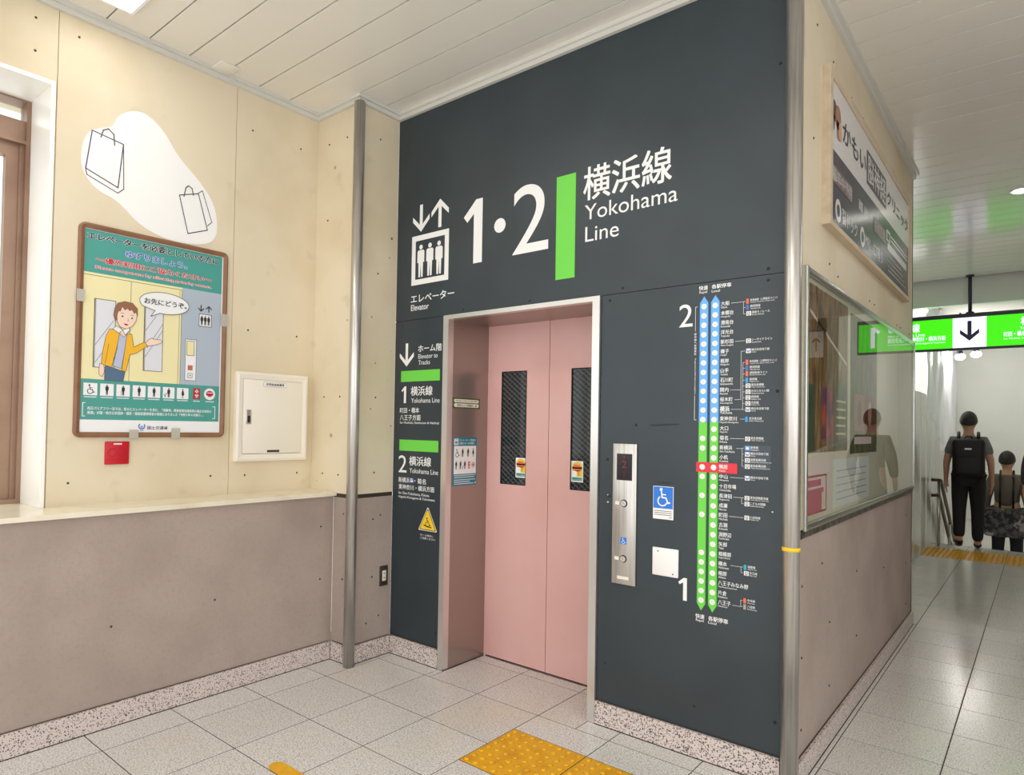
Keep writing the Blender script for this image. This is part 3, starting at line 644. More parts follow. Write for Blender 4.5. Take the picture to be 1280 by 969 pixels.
for cx, nm in ((2.0265, 'rapid'), (2.0770, 'local')):
    g = GB('y', 0); a, b = cx-.0182, cx+.0182
    g.poly([(a-.004, 1.486), (b+.004, 1.486), (b+.004, 2.021), (cx, 2.055), (a-.004, 2.021)], M_blue_d, 1); g.poly([(a-.004, 1.486), (a-.004, .682), (cx, .647), (b+.004, .682), (b+.004, 1.486)], M_green_d, 1)
    g.poly([(a, 1.486), (b, 1.486), (b, 2.022), (cx, 2.0505), (a, 2.022)], M_blue, 2); g.poly([(a, 1.486), (a, .681), (cx, .651), (b, .681), (b, 1.486)], M_green, 2); g.build('line_bar', rm)
g = GB('y', 0); g.rrect(1.998, 2.180, 1.2645, 1.309, .004, M_red, 4); g.build('current_station_tab', rm)
gd = GB('y', 0); gd.circ(0, 0, .0128, M_white, 3, n=18); gd.circ(0, 0, .0, M_white, 3, n=3); dot_o = gd.build('station_dot', None); dot_me = dot_o.data
dm = MB(); dm.add([(.0125*math.cos(2*math.pi*i/18), -.003, .0125*math.sin(2*math.pi*i/18)) for i in range(18)], [tuple(range(18))], M_white); dm.add([(.0075*math.cos(2*math.pi*i/14), -.0036, .0075*math.sin(2*math.pi*i/14)) for i in range(14)], [tuple(range(14))], M_paper)
bpy.data.objects.remove(dot_o); me_dot = bpy.data.meshes.new('station_dot'); me_dot.from_pydata(dm.v, [], dm.f); me_dot.materials.append(M_white); me_dot.materials.append(M_offw); me_dot.polygons[1].material_index = 1
big_dot = me_dot.copy()
for i in range(32):
    z = Z0-DZ*i
    for cx, on in ((2.0265, i in RAPID), (2.0770, True)):
        if on: inst(me_dot, 'station_dot', (cx, -.0012 if i == 17 else 0, z), rm)
for i, (jp, en) in enumerate(ST):
    z = Z0-DZ*i; g = GB('y', 0); big = i == 11; la = 5 if i == 17 else 1
    k = .0205 if big else .0182
    g.txt(jp, M_white, 2.102, 2.102+k*len(jp), z-.0045-(.002 if big else 0), z+.0148+(.002 if big else 0), la, bold=.022 if big else .012)
    we = len(en)*(.0066 if big else (.0054 if len(en) < 8 else .0050)); g.txt(en, M_white, 2.1022, 2.1022+we, z-.0165, z-.0075+(.001 if big else 0), la, bold=.01); g.build('station_name', rm)
g = GB('y', 0)
for zt, zr in ((2.080, 2.065), (.613, .599)):
    g.txt('快速', M_white, 2.002, 2.042, zt, zt+.02, bold=.02); g.txt('各駅停車', M_white, 2.060, 2.146, zt-(.001 if zt < 1 else -.001), zt+.02, bold=.02); g.txt('Rapid', M_white, 2.004, 2.039, zr-.002, zr+.011, bold=.012); g.txt('Local', M_white, 2.060, 2.096, zr, zr+.011, bold=.012)
g.build('heading', rm)
g = GB('y', 0); g.txt('2', M_white, 1.910, 1.974, 1.921, 2.024, bold=.0); g.build('numeral', rm)
g = GB('y', 0); g.poly([(1.943, .679), (1.961, .679), (1.961, .781), (1.946, .781), (1.920, .760), (1.926, .749), (1.943, .760)], M_white); g.build('numeral', rm)
g = GB('y', 0); g.line([(1.995, 2.007), (1.987, 2.007), (1.987, 1.898)], .0018, M_white); g.line([(1.987, 1.606), (1.987, 1.497), (1.995, 1.497)], .0018, M_white); g.build('bracket', rm)
g = GB('y', 0)
for q, ch in enumerate('根岸線へ直通運転'): g.txt(ch, M_white, 1.9825, 1.9925, 1.879-q*.0128, 1.889-q*.0128, bold=.02)
g.txt('Through service to Keihin-Tohoku Line Negishi Line', M_white, 1.984, 1.9915, 1.613, 1.776, rot=True, bold=.008); g.build('lettering', rm)
TR = [(2.009, 'o', '東海道線（上野東京ライン）', 'Tokaido Line (Ueno-Tokyo Line)', 13), (1.983, 'b', '横須賀線', 'Yokosuka Line', 4), (1.956, 'i', '湘南モノレール', 'Shonan Monorail', 7),
      (1.838, 'i', 'シーサイドライン', 'Seaside Line', 8), (1.795, 's', '横浜市営地下鉄', 'Subway', 7),
      (1.746, 'o', '東海道線（上野東京ライン）', 'Tokaido Line (Ueno-Tokyo Line)', 13), (1.721, 'b', '横須賀線', 'Yokosuka Line', 4), (1.697, 'o', '湘南新宿ライン', 'Shonan-Shinjuku Line', 7), (1.669, 'c', '根岸線', 'Negishi Line', 3), (1.645, 'i', '東急東横線', 'Tokyu Toyoko Line', 5), (1.619, 'i', 'みなとみらい線', 'Minatomirai Line', 7), (1.594, 'i', '相鉄線', 'Sotetsu Line', 3), (1.569, 'i', '京急線', 'Keikyu Line', 3), (1.543, 's', '横浜市営地下鉄', 'Subway', 7),
      (1.501, 'c', '京浜東北線', 'Keihin-Tohoku Line', 5), (1.417, 'i', '東急東横線', 'Tokyu Toyoko Line', 5), (1.377, 'k', '新幹線', 'Shinkansen', 3), (1.351, 's', '横浜市営地下鉄', 'Subway', 7), (1.325, 'i', '相鉄新横浜線', 'Sotetsu Shin-yokohama Line', 6), (1.299, 'i', '東急新横浜線', 'Tokyu Shin-yokohama Line', 6),
      (1.249, 's', '横浜市営地下鉄', 'Subway', 7), (1.164, 'i', '東急田園都市線', 'Tokyu Den-en-toshi Line', 7), (1.139, 'i', 'こどもの国線', 'Kodomonokuni Line', 6), (1.080, 'i', '小田急線', 'Odakyu Line', 4), (.869, 'y', '相模線', 'Sagami Line', 3), (.844, 'i', '京王線', 'Keio Line', 3), (.727, 'o', '中央線', 'Chuo Line', 3), (.701, 'g', '八高線', 'Hachiko Line', 3)]
M_tealp = mat('teal_line_print', (30, 170, 200), .45); M_greyp = mat('grey_line_print', (170, 164, 156), .45)
bx = GB('y', 0); bx.rect(2.205, 2.316, 1.287, 1.390, mat('panel_highlight', (66, 78, 88), .4), 1); bx.build('transfer_box', rm)
for z, k, jp, en, n in TR:
    g = GB('y', 0); x0 = 2.227
    if k in 'obcyg':
        g.rect(2.2105, 2.2215, z-.011, z+.011, {'o': M_orange, 'b': M_blue2, 'c': M_cyan, 'y': M_tealp, 'g': M_greyp}[k], 2)
    else:
        x0 = 2.2345; g.rect(2.2115, 2.2315, z-.0095, z+.0095, M_white if k != 'k' else M_blue, 2)
        if k == 's': g.line([(2.2145, z+.004), (2.2185, z-.005), (2.2215, z), (2.2245, z-.005), (2.2285, z+.004)], .0028, M_blue2, 3)
        elif k == 'i': g.frame(2.2165, 2.2265, z-.005, z+.006, .002, M_ink, 3); g.rect(2.218, 2.225, z-.008, z-.0065, M_ink, 3)
        else: g.rect(2.216, 2.227, z-.004, z+.004, M_white, 3)
    g.txt(jp, M_white, x0, x0+n*(.0085 if n > 8 else .0105), z-.0015, z+.0095, 2, bold=.012); g.txt(en, M_white, x0, x0+min(len(en)*.0033, .1), z-.0095, z-.0035, 2, bold=.008); g.build('transfer_entry', rm)
g = GB('y', 0); LW = .0013
def jn(i, xs, zs, xe=2.207):
    z = Z0-DZ*i+.003; n = max(len(ST[i][0])*.0182, len(ST[i][1])*.005)
    g.line([(2.102+n+.008, z), (xs if zs else xe, z)], LW, M_white)
    if zs:
        zz = [z]+list(zs); g.line([(xs, max(zz)), (xs, min(zz))], LW, M_white)
        for q in zs: g.line([(xs, q), (xe, q)], LW, M_white)
jn(0, 2.199, (2.009, 1.983, 1.956)); jn(4, 0, None); jn(9, 2.191, (1.795,)); jn(10, 2.191, (1.63,), 2.191); jn(11, 2.199, (1.746, 1.721, 1.697, 1.669, 1.645, 1.619, 1.594, 1.569, 1.543)); jn(12, 0, None); jn(14, 0, None); jn(15, 2.199, (1.377, 1.351, 1.325, 1.299)); jn(18, 0, None); jn(20, 2.199, (1.164, 1.139)); jn(22, 0, None); jn(27, 2.199, (.869, .844)); jn(31, 2.199, (.727, .701))
g.build('connector', rm)

# ---------------------------------------------------------------- call panel, access sign, blank plate
cp = empty('lift_call_panel', (1.648, 0, .703), 'tall stainless lift call panel with dark display and two round buttons', 'call panel')
m_ = MB(); m_.bbox(1.586, 1.711, -.012, -.0004, .703, 1.379, M_steel, .002); m_.build('face_plate', cp)
dsp = MB().box(1.608, 1.689, -.0135, -.0121, 1.203, 1.331, M_screen).build('display', cp)
g = GB('y', -.0136); g.txt('2', M_led, 1.637, 1.660, 1.262, 1.298, bold=.01)
for q in range(5): g.circ(1.648, 1.215+.008*q, .0022, M_led, n=6)
arrow(g, 1.648, 1.303, 1.322, .008, .003, M_led); g.build('led_digits', dsp)
for zc, dn in ((1.092, 0), (.8255, 1)):
    b_ = MB().tube([(1.648, -.0121, zc), (1.648, -.016, zc)], [.0185, .0165], M_gap, 22).build('button_ring', cp)
    MB().tube([(1.648, -.0161, zc), (1.648, -.0185, zc)], [.0145, .0135], M_steel_bright, 22).build('button_cap', b_)
    g = GB('y', -.0186); arrow(g, 1.648, zc-.004 if not dn else zc-.004, zc+.006, .005, .0018, M_greyp); g.build('button_mark', b_)
    MB().box(1.602, 1.624, -.0135, -.0121, zc-.008, zc+.008, M_offw).build('braille_label', cp)
g = GB('y', -.0121); g.rect(1.632, 1.664, .896, .928, M_isa); pictogram_wheelchair(g, 1.648, .912, .028, M_white, 2); g.build('access_mark', cp)
MB().box(1.617, 1.677, -.0128, -.0121, .727, .742, M_offw).build('maker_plate', cp)
ws = empty('access_sign', (1.843, 0, 1.035), 'blue and white wheelchair sign beside the lift call panel', 'sign')
MB().box(1.793, 1.893, -.0016, -.0003, 1.035, 1.187, M_paper).build('board', ws)
g = GB('y', -.0017); g.rect(1.7955, 1.8905, 1.085, 1.1845, M_isa); pictogram_wheelchair(g, 1.842, 1.137, .088, M_white, 2); g.build('pictogram', ws)
g = GB('y', -.0017)
for zz, a, b in ((1.072, 1.80, 1.885), (1.063, 1.80, 1.886), (1.054, 1.80, 1.886), (1.044, 1.872, 1.887)): g.rect(a, b, zz, zz+.0022, M_ink)
g.build('small_print', ws)
bpl = empty('blank_plate', (1.86, 0, .776), 'square white blank plate with corner screws under the access sign', 'cover plate')
MB().bbox(1.797, 1.922, -.012, -.0004, .776, .904, M_paper, .003).build('plate', bpl)
sm_me = MB().ball((0, 0, 0), (.0035, .002, .0035), M_dscrew, 8, 5).mesh('screw')
for x, z in ((1.825, .888), (1.898, .79)): inst(sm_me, 'screw', (x, -.012, z), bpl)

# ---------------------------------------------------------------- notices on the door jamb and stickers on the door glass
js = empty('camera_notice', (FI0, .155, 1.56), 'small olive notice strip with two white lines on the lift jamb', 'notice')
MB().box(FI0+.0004, FI0+.0018, .03, .285, 1.558, 1.622, M_olive).build('plate', js)
g = GB('x', FI0+.0018); g.rrect(.042, .273, 1.594, 1.614, .009, M_offw); g.rrect(.042, .273, 1.566, 1.588, .01, M_offw); g.txt('Security camera in operation', M_olive, .055, .26, 1.599, 1.609, 2, bold=.008); g.txt('防犯カメラ作動中', M_olive, .07, .215, 1.570, 1.584, 2, bold=.012); g.circ(.245, 1.577, .006, M_olive, 2, n=12); g.build('lettering', js)
jp_ = empty('priority_notice', (FI0, .15, 1.085), 'blue and white priority notice with rows of pictograms on the lift jamb', 'notice')
MB().box(FI0+.0004, FI0+.0018, .042, .262, 1.087, 1.381, M_tealdark).build('sheet', jp_)
g = GB('x', FI0+.0018); g.rect(.049, .255, 1.158, 1.329, M_paper); g.rect(.049, .088, 1.335, 1.374, M_paper)
for a in range(3): pictogram_person(g, .059+.0095*a, 1.339, .022, M_ink, 2)
arrow(g, .063, 1.372, 1.364, .004, .0015, M_ink, 2); arrow(g, .074, 1.364, 1.372, .004, .0015, M_ink, 2)
g.txt('エレベーターご利用の', M_white, .096, .248, 1.357, 1.371, bold=.012); g.txt('お客さまへのお願い', M_white, .096, .24, 1.338, 1.352, bold=.012)
pictogram_wheelchair(g, .078, 1.286, .052, M_ink)
for a, kd in ((.128, 2), (.178, 3), (.226, 6)): pictogram_person(g, a, 1.262, .052, M_ink, 2, kd)
for a, kd in ((.070, 1), (.110, 2), (.150, 5)): pictogram_person(g, a, 1.188, .05, M_ink, 2, kd)
g.rect(.180, .198, 1.19, 1.232, M_red, 2); g.txt('+', M_white, .184, .194, 1.215, 1.225, 3, bold=.03); g.circ(.189, 1.201, .005, M_white, 3, n=8); g.arc(.228, 1.211, .015, .003, 0, 360, M_mred, 2); g.circ(.228, 1.211, .008, M_mred, 2, n=10)
for z, b in ((1.147, .25), (1.135, .24), (1.120, .25), (1.108, .2), (1.096, .235)): g.rect(.052, b, z, z+.005, M_pglass, 2)
g.circ(.250, 1.100, .006, M_pglass, 3, n=10); g.build('pictogram_print', jp_)
def door_sticker(x0, lab):
    o = empty('glass_sticker', (x0+.04, DY, 1.14), lab, 'sticker', 'caution stickers on the door glass')
    y = DY+.0078; MB().box(x0, x0+.079, y-.0012, y, 1.14, 1.261, M_paper).build('sheet', o)
    g = GB('y', y-.0012); g.circ(x0+.0395, 1.228, .033, M_ybright, ry=.028); g.rect(x0+.0065, x0+.0725, 1.205, 1.228, M_ybright); g.rect(x0+.038, x0+.073, 1.172, 1.205, M_ybright)
    g.rect(x0+.02, x0+.058, 1.225, 1.24, M_orange, 2); g.rect(x0+.01, x0+.068, 1.208, 1.217, M_orange, 2); pictogram_person(g, x0+.05, 1.174, .03, M_orange, 2); g.rect(x0+.006, x0+.073, 1.147, 1.167, M_teal, 1); g.txt('CAUTION', M_ink, x0+.008, x0+.04, 1.158, 1.165, 2); g.txt('開くドアにご注意', M_white, x0+.008, x0+.07, 1.148, 1.156, 2, bold=.01); g.build('sticker_print', o)
door_sticker(.706, 'small yellow and orange caution sticker on the left lift door window'); door_sticker(1.107, 'small yellow and orange caution sticker on the right lift door window')

# ---------------------------------------------------------------- left wall: framed poster
PY, PZ0 = -1.70, 1.395
fp = empty('framed_poster', (XU, -1.34, 1.363), 'brown framed teal poster of a waving man in yellow jacket by lift doors', 'poster')
def ring_rr(y0, y1, z0, z1, r, wd, x0, x1, mt):
    def rr(a, b, c, d, q):
        return [(cx+q*math.cos(R(a0+i*18)), cz+q*math.sin(R(a0+i*18))) for cx, cz, a0 in ((b-q, c+q, -90), (b-q, d-q, 0), (a+q, d-q, 90), (a+q, c+q, 180)) for i in range(6)]
    o_, i_ = rr(y0, y1, z0, z1, r), rr(y0+wd, y1-wd, z0+wd, z1-wd, max(r-wd, .004)); m_ = rr(y0+wd*.35, y1-wd*.35, z0+wd*.35, z1-wd*.35, max(r-wd*.35, .004)); n = len(o_)
    mb = MB(); vs = [(x0, *p) for p in o_]+[(x1-.004, *p) for p in o_]+[(x1, *p) for p in m_]+[(x1-.006, *p) for p in i_]+[(x0, *p) for p in i_]
    mb.add(vs, [(k*n+i, k*n+(i+1) % n, ((k+1) % 5)*n+(i+1) % n, ((k+1) % 5)*n+i) for k in range(5) for i in range(n)], mt, False); return mb
ring_rr(-1.731, -.947, 1.363, 2.425, .03, .026, XU+.0003, XU+.022, M_brown).build('frame', fp)
MB().box(XU+.0003, XU+.010, -1.712, -.966, 1.376, 2.402, M_paper).build('backing', fp)
def PG():
    g = GB('x', XU+.010); g.u0, g.v0, g.k = PY, PZ0, .001; return g
g = PG(); g.rect(-10, 720, 788, 1001, M_teal); g.rect(-10, 720, 56, 258, M_teal); g.rect(-10, 720, -15, 56, M_pwhite); g.rect(-10, 492, 258, 788, M_pcream); g.rect(492, 720, 258, 788, M_pblue); g.build('print_ground', fp)
g = PG()
def otxt(b, mt, a, c, d, e, bo=.03):
    g.txt(b, M_pwhite, a, c, d, e, 2, bold=.07); g.txt(b, mt, a, c, d, e, 3, bold=bo)
otxt('エレベーターを必要としている方に', M_ink, 9, 695, 953, 988); otxt('ゆずりましょう。', M_inkblue, 193, 514, 895, 930); otxt('～優先利用にご協力ください～', M_inkred, 51, 657, 843, 872); otxt('Please cooperate by allowing priority access.', M_inkred, 49, 658, 806, 826, .012)
g.build('headline', fp)
g = PG()
g.line([(-8, 775), (490, 775), (490, 258)], 2.4, M_line, 2); g.line([(478, 770), (478, 258)], 2, M_line, 2); g.line([(222, 772), (222, 258)], 2, M_line, 2)
for a, b in ((48, 150), (291, 392)):
    g.rect(a, b, 317, 662, M_pglass, 2); g.frame(a, b, 317, 662, 3, M_line, 3); g.rect(a, a+9, 317, 662, M_greyp, 3)
for p in (((57, 430), (140, 560)), ((57, 340), (95, 400)), ((300, 530), (352, 610)), ((300, 390), (390, 540)), ((310, 440), (390, 575))): g.line(list(p), 2, M_line, 3)
g.build('lift_doors_picture', fp)
g = PG()
def of(pts, mt, lay):   # filled shape with a thin dark outline
    g.poly(pts, mt, lay); g.line(pts+[pts[0]], 2.2, M_line, lay+.5)
of([(79, 337), (99, 335), (103, 296), (92, 272), (77, 285)], M_skinp, 4); of([(105, 308), (107, 333), (202, 303), (194, 255), (104, 256)], M_jeansp, 4)
of([(167, 506), (209, 505), (204, 467), (196, 403), (184, 320), (142, 330), (160, 418)], M_shirtp, 4)
of([(299, 461), (318, 485), (333, 494), (338, 488), (378, 489), (388, 480), (380, 470), (346, 456), (308, 449)], M_skinp, 4)
of([(123, 517), (155, 514), (170, 494), (157, 418), (136, 323), (87, 337), (91, 393), (106, 481)], M_jackp, 5); of([(206, 498), (230, 501), (241, 436), (295, 467), (312, 449), (254, 405), (224, 396), (205, 306), (185, 309), (196, 403)], M_jackp, 5)
g.line([(120, 440), (105, 340)], 2, M_line, 6); of([(184, 545), (172, 500), (190, 482), (212, 505), (214, 540)], M_skinp, 5); of([(154, 536), (137, 518), (167, 500), (184, 518)], M_pwhite, 6); of([(184, 518), (214, 534), (220, 522), (197, 494)], M_pwhite, 6)
of([(153, 598), (161, 625), (178, 640), (217, 640), (247, 625), (253, 600), (249, 573), (232, 543), (202, 526), (172, 532), (157, 555)], M_skinp, 7); g.circ(150, 582, 8, M_skinp, 6.5)
of([(148, 560), (138, 590), (143, 625), (157, 652), (192, 666), (229, 662), (254, 636), (255, 600), (247, 618), (238, 610), (228, 628), (214, 622), (205, 634), (193, 622), (178, 639), (170, 613), (161, 615), (156, 598), (153, 567)], M_hairp, 8)
for x, z in ((181, 588), (228, 584)): g.circ(x, z, 6, M_pwhite, 8.5); g.circ(x, z, 4.5, M_ink, 9)
g.line([(174, 603), (188, 604)], 2.2, M_hairp, 8.5); g.line([(222, 600), (236, 599)], 2.2, M_hairp, 8.5); g.line([(208, 580), (212, 568), (205, 567)], 1.8, M_line, 8.5); g.poly([(188, 553), (212, 550), (206, 543), (194, 544)], M_mred, 8.5)
g.build('man_picture', fp)
g = PG(); pts = [(397+132*math.cos(2*math.pi*i/36), 686+57*math.sin(2*math.pi*i/36)) for i in range(36)]; k0 = 23; pts = pts[:22]+[(345, 641), (324, 608), (372, 631)]+pts[26:]
g.poly(pts, M_pwhite, 6); g.line(pts+[pts[0]], 3, M_line, 6.5); g.txt('お先にどうぞ。', M_ink, 289, 516, 672, 703, 7, bold=.02); g.build('speech_bubble', fp)
g = PG(); arrow(g, 600, 709, 671, 17, 6, M_ink, 2); arrow(g, 646, 673, 710, 17, 6, M_ink, 2); g.rect(589, 663, 589, 660, M_pwhite, 2); g.frame(589, 663, 589, 660, 3, M_ink, 3)
for a in (606, 626, 646): pictogram_person(g, a, 597, 54, M_ink, 3)
g.rect(515, 580, 280, 510, M_pwhite, 2); g.frame(515, 580, 280, 510, 2.5, M_line, 3); g.rect(523, 567, 419, 500, M_pcream, 3); g.frame(523, 567, 419, 500, 2.5, M_line, 4)
for zc, mt in ((352, M_orange), (309, M_pwhite)): g.rrect(532, 559, zc-13, zc+13, 5, mt, 3); g.frame(532, 559, zc-13, zc+13, 2.5, M_line, 4); g.rect(540, 551, zc-2, zc+2, M_line, 4)
g.build('lift_panel_picture', fp)
g = PG()
for n, (a, b) in enumerate(((9, 73), (86, 150), (163, 229), (243, 308), (320, 385), (399, 462), (475, 540))):
    g.rect(a, b, 177, 238, M_pwhite, 2); cx = (a+b)/2
    if n == 0: pictogram_wheelchair(g, cx, 207, 50, M_ink, 3)
    else: pictogram_person(g, cx, 182, 51, M_ink, 3, n)
    g.rect(a+3, b-3, 166, 171, M_pglass, 2)
g.rect(566, 608, 180, 240, M_mred, 2); g.rect(583, 591, 213, 233, M_pwhite, 3); g.rect(577, 597, 219, 227, M_pwhite, 3); g.circ(582, 200, 6, M_pwhite, 3); g.circ(592, 200, 6, M_pwhite, 3); g.poly([(576, 198), (598, 198), (587, 186)], M_pwhite, 3)
g.circ(663, 211, 33, M_pwhite, 2, n=28); g.circ(663, 213, 22, M_mred, 3, ry=17); g.arc(663, 206, 14, 4, 200, 340, M_pwhite, 4, 10); g.line([(648, 218), (678, 218)], 4, M_pwhite, 4); g.rect(640, 690, 166, 171, M_pglass, 2); g.rect(568, 606, 166, 171, M_pglass, 2); g.build('pictogram_row', fp)
g = PG(); g.line([(19, 139), (8, 139), (8, 73), (19, 73)], 3.5, M_pwhite, 2); g.line([(683, 140), (697, 140), (697, 73), (683, 73)], 3.5, M_pwhite, 2)
g.txt('改正バリアフリー法では、新たにエレベーターを含む、「高齢者、障害者等用施設等の適正な利用の', M_pwhite, 30, 675, 105, 121, 2, bold=.02); g.txt('推進」が国・地方公共団体・国民・施設設置管理者の責務になりました「令和３年４月施行」。', M_pwhite, 30, 630, 83, 99, 2, bold=.02)
g.build('small_print', fp)
g = PG(); g.arc(294, 26, 15, 6, 130, 400, M_inkblue, 2, 16); g.circ(294, 22, 7, M_blue, 2); g.rect(285, 304, 2, 4.5, M_inkblue, 2); g.txt('国土交通省', M_ink, 322, 430, 9, 27, 2, bold=.015); g.build('ministry_mark', fp)
M_tape = mat('clear_tape', (206, 202, 190), .25, alpha=.7)
for y0, y1, z0, z1 in ((-1.473, -1.427, 1.358, 1.402), (-1.254, -1.207, 1.356, 1.412), (-.985, -.942, 2.0, 2.07), (-1.736, -1.70, 2.03, 2.09)): MB().box(XU+.0225, XU+.0232, y0, y1, z0, z1, M_tape).build('tape', fp)

# cut-out sticker, red box, cabinet
st = empty('cutout_sticker', (XU, -1.35, 2.43), 'white rounded cut-out sticker with drawn shopping bags above the poster', 'sticker')
pts = [(-1.56, 3.02), (-1.45, 3.085), (-1.33, 3.02), (-1.25, 2.90), (-1.12, 2.80), (-1.02, 2.68), (-1.005, 2.50), (-1.10, 2.44), (-1.28, 2.425), (-1.44, 2.47), (-1.55, 2.575), (-1.66, 2.60), (-1.735, 2.70), (-1.715, 2.87), (-1.64, 2.92), (-1.585, 2.94)]
for _ in range(3): pts = [q for a, b in zip(pts, pts[1:]+pts[:1]) for q in ((a[0]*.75+b[0]*.25, a[1]*.75+b[1]*.25), (a[0]*.25+b[0]*.75, a[1]*.25+b[1]*.75))]
MB().prism(pts, XU+.0003, XU+.0022, 'x', M_paper).build('board', st)
def bag(front, side, hnd):
    g = GB('x', XU+.0022); g.line(front+[front[0]], .005, M_sink); g.line(side, .004, M_sink); g.line(hnd, .006, M_line, 2); g.build('bag_drawing', st)
bag([(-1.681, 2.892), (-1.532, 2.870), (-1.553, 2.640), (-1.706, 2.695)], [(-1.706, 2.695), (-1.70, 2.665), (-1.553, 2.612), (-1.525, 2.64), (-1.532, 2.870)], [(-1.64, 2.872), (-1.63, 2.91), (-1.605, 2.925), (-1.58, 2.905), (-1.575, 2.852)])
bag([(-1.235, 2.690), (-1.128, 2.727), (-1.070, 2.535), (-1.182, 2.49)], [(-1.128, 2.73), (-1.105, 2.75), (-1.045, 2.585), (-1.07, 2.56)], [(-1.21, 2.69), (-1.20, 2.74), (-1.185, 2.755), (-1.165, 2.745), (-1.157, 2.71)])
rb = empty('red_alarm_box', (XU, -1.523, 1.225), 'small red relief plate on the cream wall below the framed poster', 'alarm plate')
MB().bbox(XU+.0003, XU+.012, -1.582, -1.465, 1.225, 1.341, M_redbox, .003).build('plate', rb)
g = GB('x', XU+.012); g.arc(-1.548, 1.285, .02, .004, 0, 360, M_redbox_d); g.arc(-1.500, 1.285, .02, .004, 0, 360, M_redbox_d); g.rect(-1.57, -1.478, 1.247, 1.250, M_redbox_d); g.build('relief', rb)
g = GB('x', XU+.012); g.rect(-1.543, -1.503, 1.325, 1.333, M_pglass); g.build('white_label', rb)
cb = empty('wall_cabinet', (XU, -.633, 1.22), 'cream metal wall cabinet with recessed latch beside the framed poster', 'cabinet')
ring_rr(-.879, -.387, 1.22, 1.75, .005, .042, XU+.0003, XU+.031, M_offw).build('cabinet_frame', cb)
dr = MB().bbox(XU+.0003, XU+.027, -.834, -.424, 1.265, 1.7065, M_offw, .0015).build('cabinet_door', cb)
hd = MB().bbox(XU+.027, XU+.031, -.816, -.783, 1.441, 1.526, M_steel, .0015).build('latch', dr)
g = GB('x', XU+.031); g.rect(-.808, -.79, 1.45, 1.49, M_gap); g.build('latch_recess', dr)
g = GB('x', XU+.027); g.rrect(-.705, -.545, 1.667, 1.697, .006, M_greyp); g.rrect(-.703, -.547, 1.669, 1.695, .005, M_paper, 2); g.txt('非常放送装置等', M_ink, -.689, -.561, 1.675, 1.690, 3, bold=.02); g.build('name_plate', dr)
g = GB('x', XU+.027); g.rect(-.671, -.586, 1.271, 1.2845, M_ink); g.build('maker_plate', dr)

# ---------------------------------------------------------------- right wall: clinic sign
cs = empty('clinic_sign', (XR, 1.57, 2.403), 'wood framed clinic sign board in white and navy high on the corridor wall', 'sign')
m_ = MB(); y0, y1, z0, z1, X0, X1, q = .40, 2.75, 2.403, 3.14, XR+.0003, XR+.037, .042
for a in ((y0, y0+q, z0, z1), (y1-q, y1, z0, z1), (y0+q, y1-q, z0, z0+.024), (y0+q, y1-q, z1-.05, z1)): MB().box(X0, X1, *a, M_wood).build('frame_rail', cs)
XF = XR+.030; MB().box(X0, XF, y0+q, y1-q, z0+.024, z1-.05, M_signw).build('face', cs)
MB().box(X0, XR+.02, .47, .50, 3.14, 3.17, M_wood).build('hanger', cs)
g = GB('x', XF); g.poly([(.442, 2.427), (2.708, 2.427), (2.708, 2.783), (.442, 2.768)], M_navy); g.build('navy_band', cs)
M_lb1 = mat('logo_dark_brown', (84, 56, 50), .4); M_lb2 = mat('logo_brown', (160, 104, 74), .4); M_lb3 = mat('logo_tan', (206, 160, 120), .4)
g = GB('x', XF); g.circ(.49, 2.955, .05, M_lb1, 1, ry=.05); g.poly([(.45, 2.94), (.50, 2.93), (.49, 2.86), (.46, 2.87)], M_lb1, 1); g.circ(.565, 2.945, .055, M_lb2, 2, ry=.058); g.poly([(.53, 2.93), (.61, 2.92), (.59, 2.84), (.55, 2.85)], M_lb2, 2); g.circ(.605, 2.89, .035, M_lb3, 3, ry=.045); g.build('logo', cs)
g = GB('x', XF); g.txt('かもい', M_ink, .665, 1.215, 2.87, 2.975, bold=.012); g.txt('クリニック', M_ink, 1.865, 2.68, 2.882, 2.972, bold=.012); g.build('lettering', cs)
g = GB('x', XF); g.rect(1.240, 1.824, 2.832, 3.02, M_navy); g.txt('脳神経', M_signw, 1.262, 1.80, 2.85, 3.004, 2, bold=.012); g.build('boxed_name', cs)
g = GB('x', XF)
g.rect(.452, .875, 2.615, 2.70, mat('sign_brown_box', (104, 84, 84), .3), 2); g.txt('脳卒中予防', M_signw, .46, .868, 2.625, 2.69, 3, bold=.012); g.txt('頭痛', M_signw, 1.03, 1.13, 2.63, 2.69, 2, bold=.012); g.txt('めまい', M_signw, 1.17, 1.29, 2.63, 2.69, 2, bold=.012); g.rect(1.44, 1.815, 2.61, 2.70, MATS['sign_brown_box'], 2); g.txt('もの忘れ', M_signw, 1.46, 1.80, 2.62, 2.69, 3, bold=.012)
for cx in (.575, 1.13): g.circ(cx, 2.505, .06, M_signw, 2, ry=.055); g.circ(cx, 2.505, .03, M_navy, 3, ry=.03)
g.txt('脳ドック', M_signw, .65, 1.0, 2.465, 2.54, 2, bold=.012); g.txt('MRI・CT有り', M_signw, 1.2, 1.71, 2.47, 2.55, 2, bold=.012)
g.rect(1.84, 1.975, 2.65, 2.72, M_signw, 2); g.rect(1.87, 1.945, 2.665, 2.705, M_navy, 3)
for z in (2.70, 2.675): g.rect(2.0, 2.66, z, z+.012, M_signw, 2)
g.rect(1.885, 2.62, 2.60, 2.645, M_signw, 2)
for z in (2.56, 2.53, 2.50, 2.47): g.rect(1.9, 2.6-(z-2.47)*2, z, z+.01, M_greyp, 2)
g.build('service_lettering', cs)

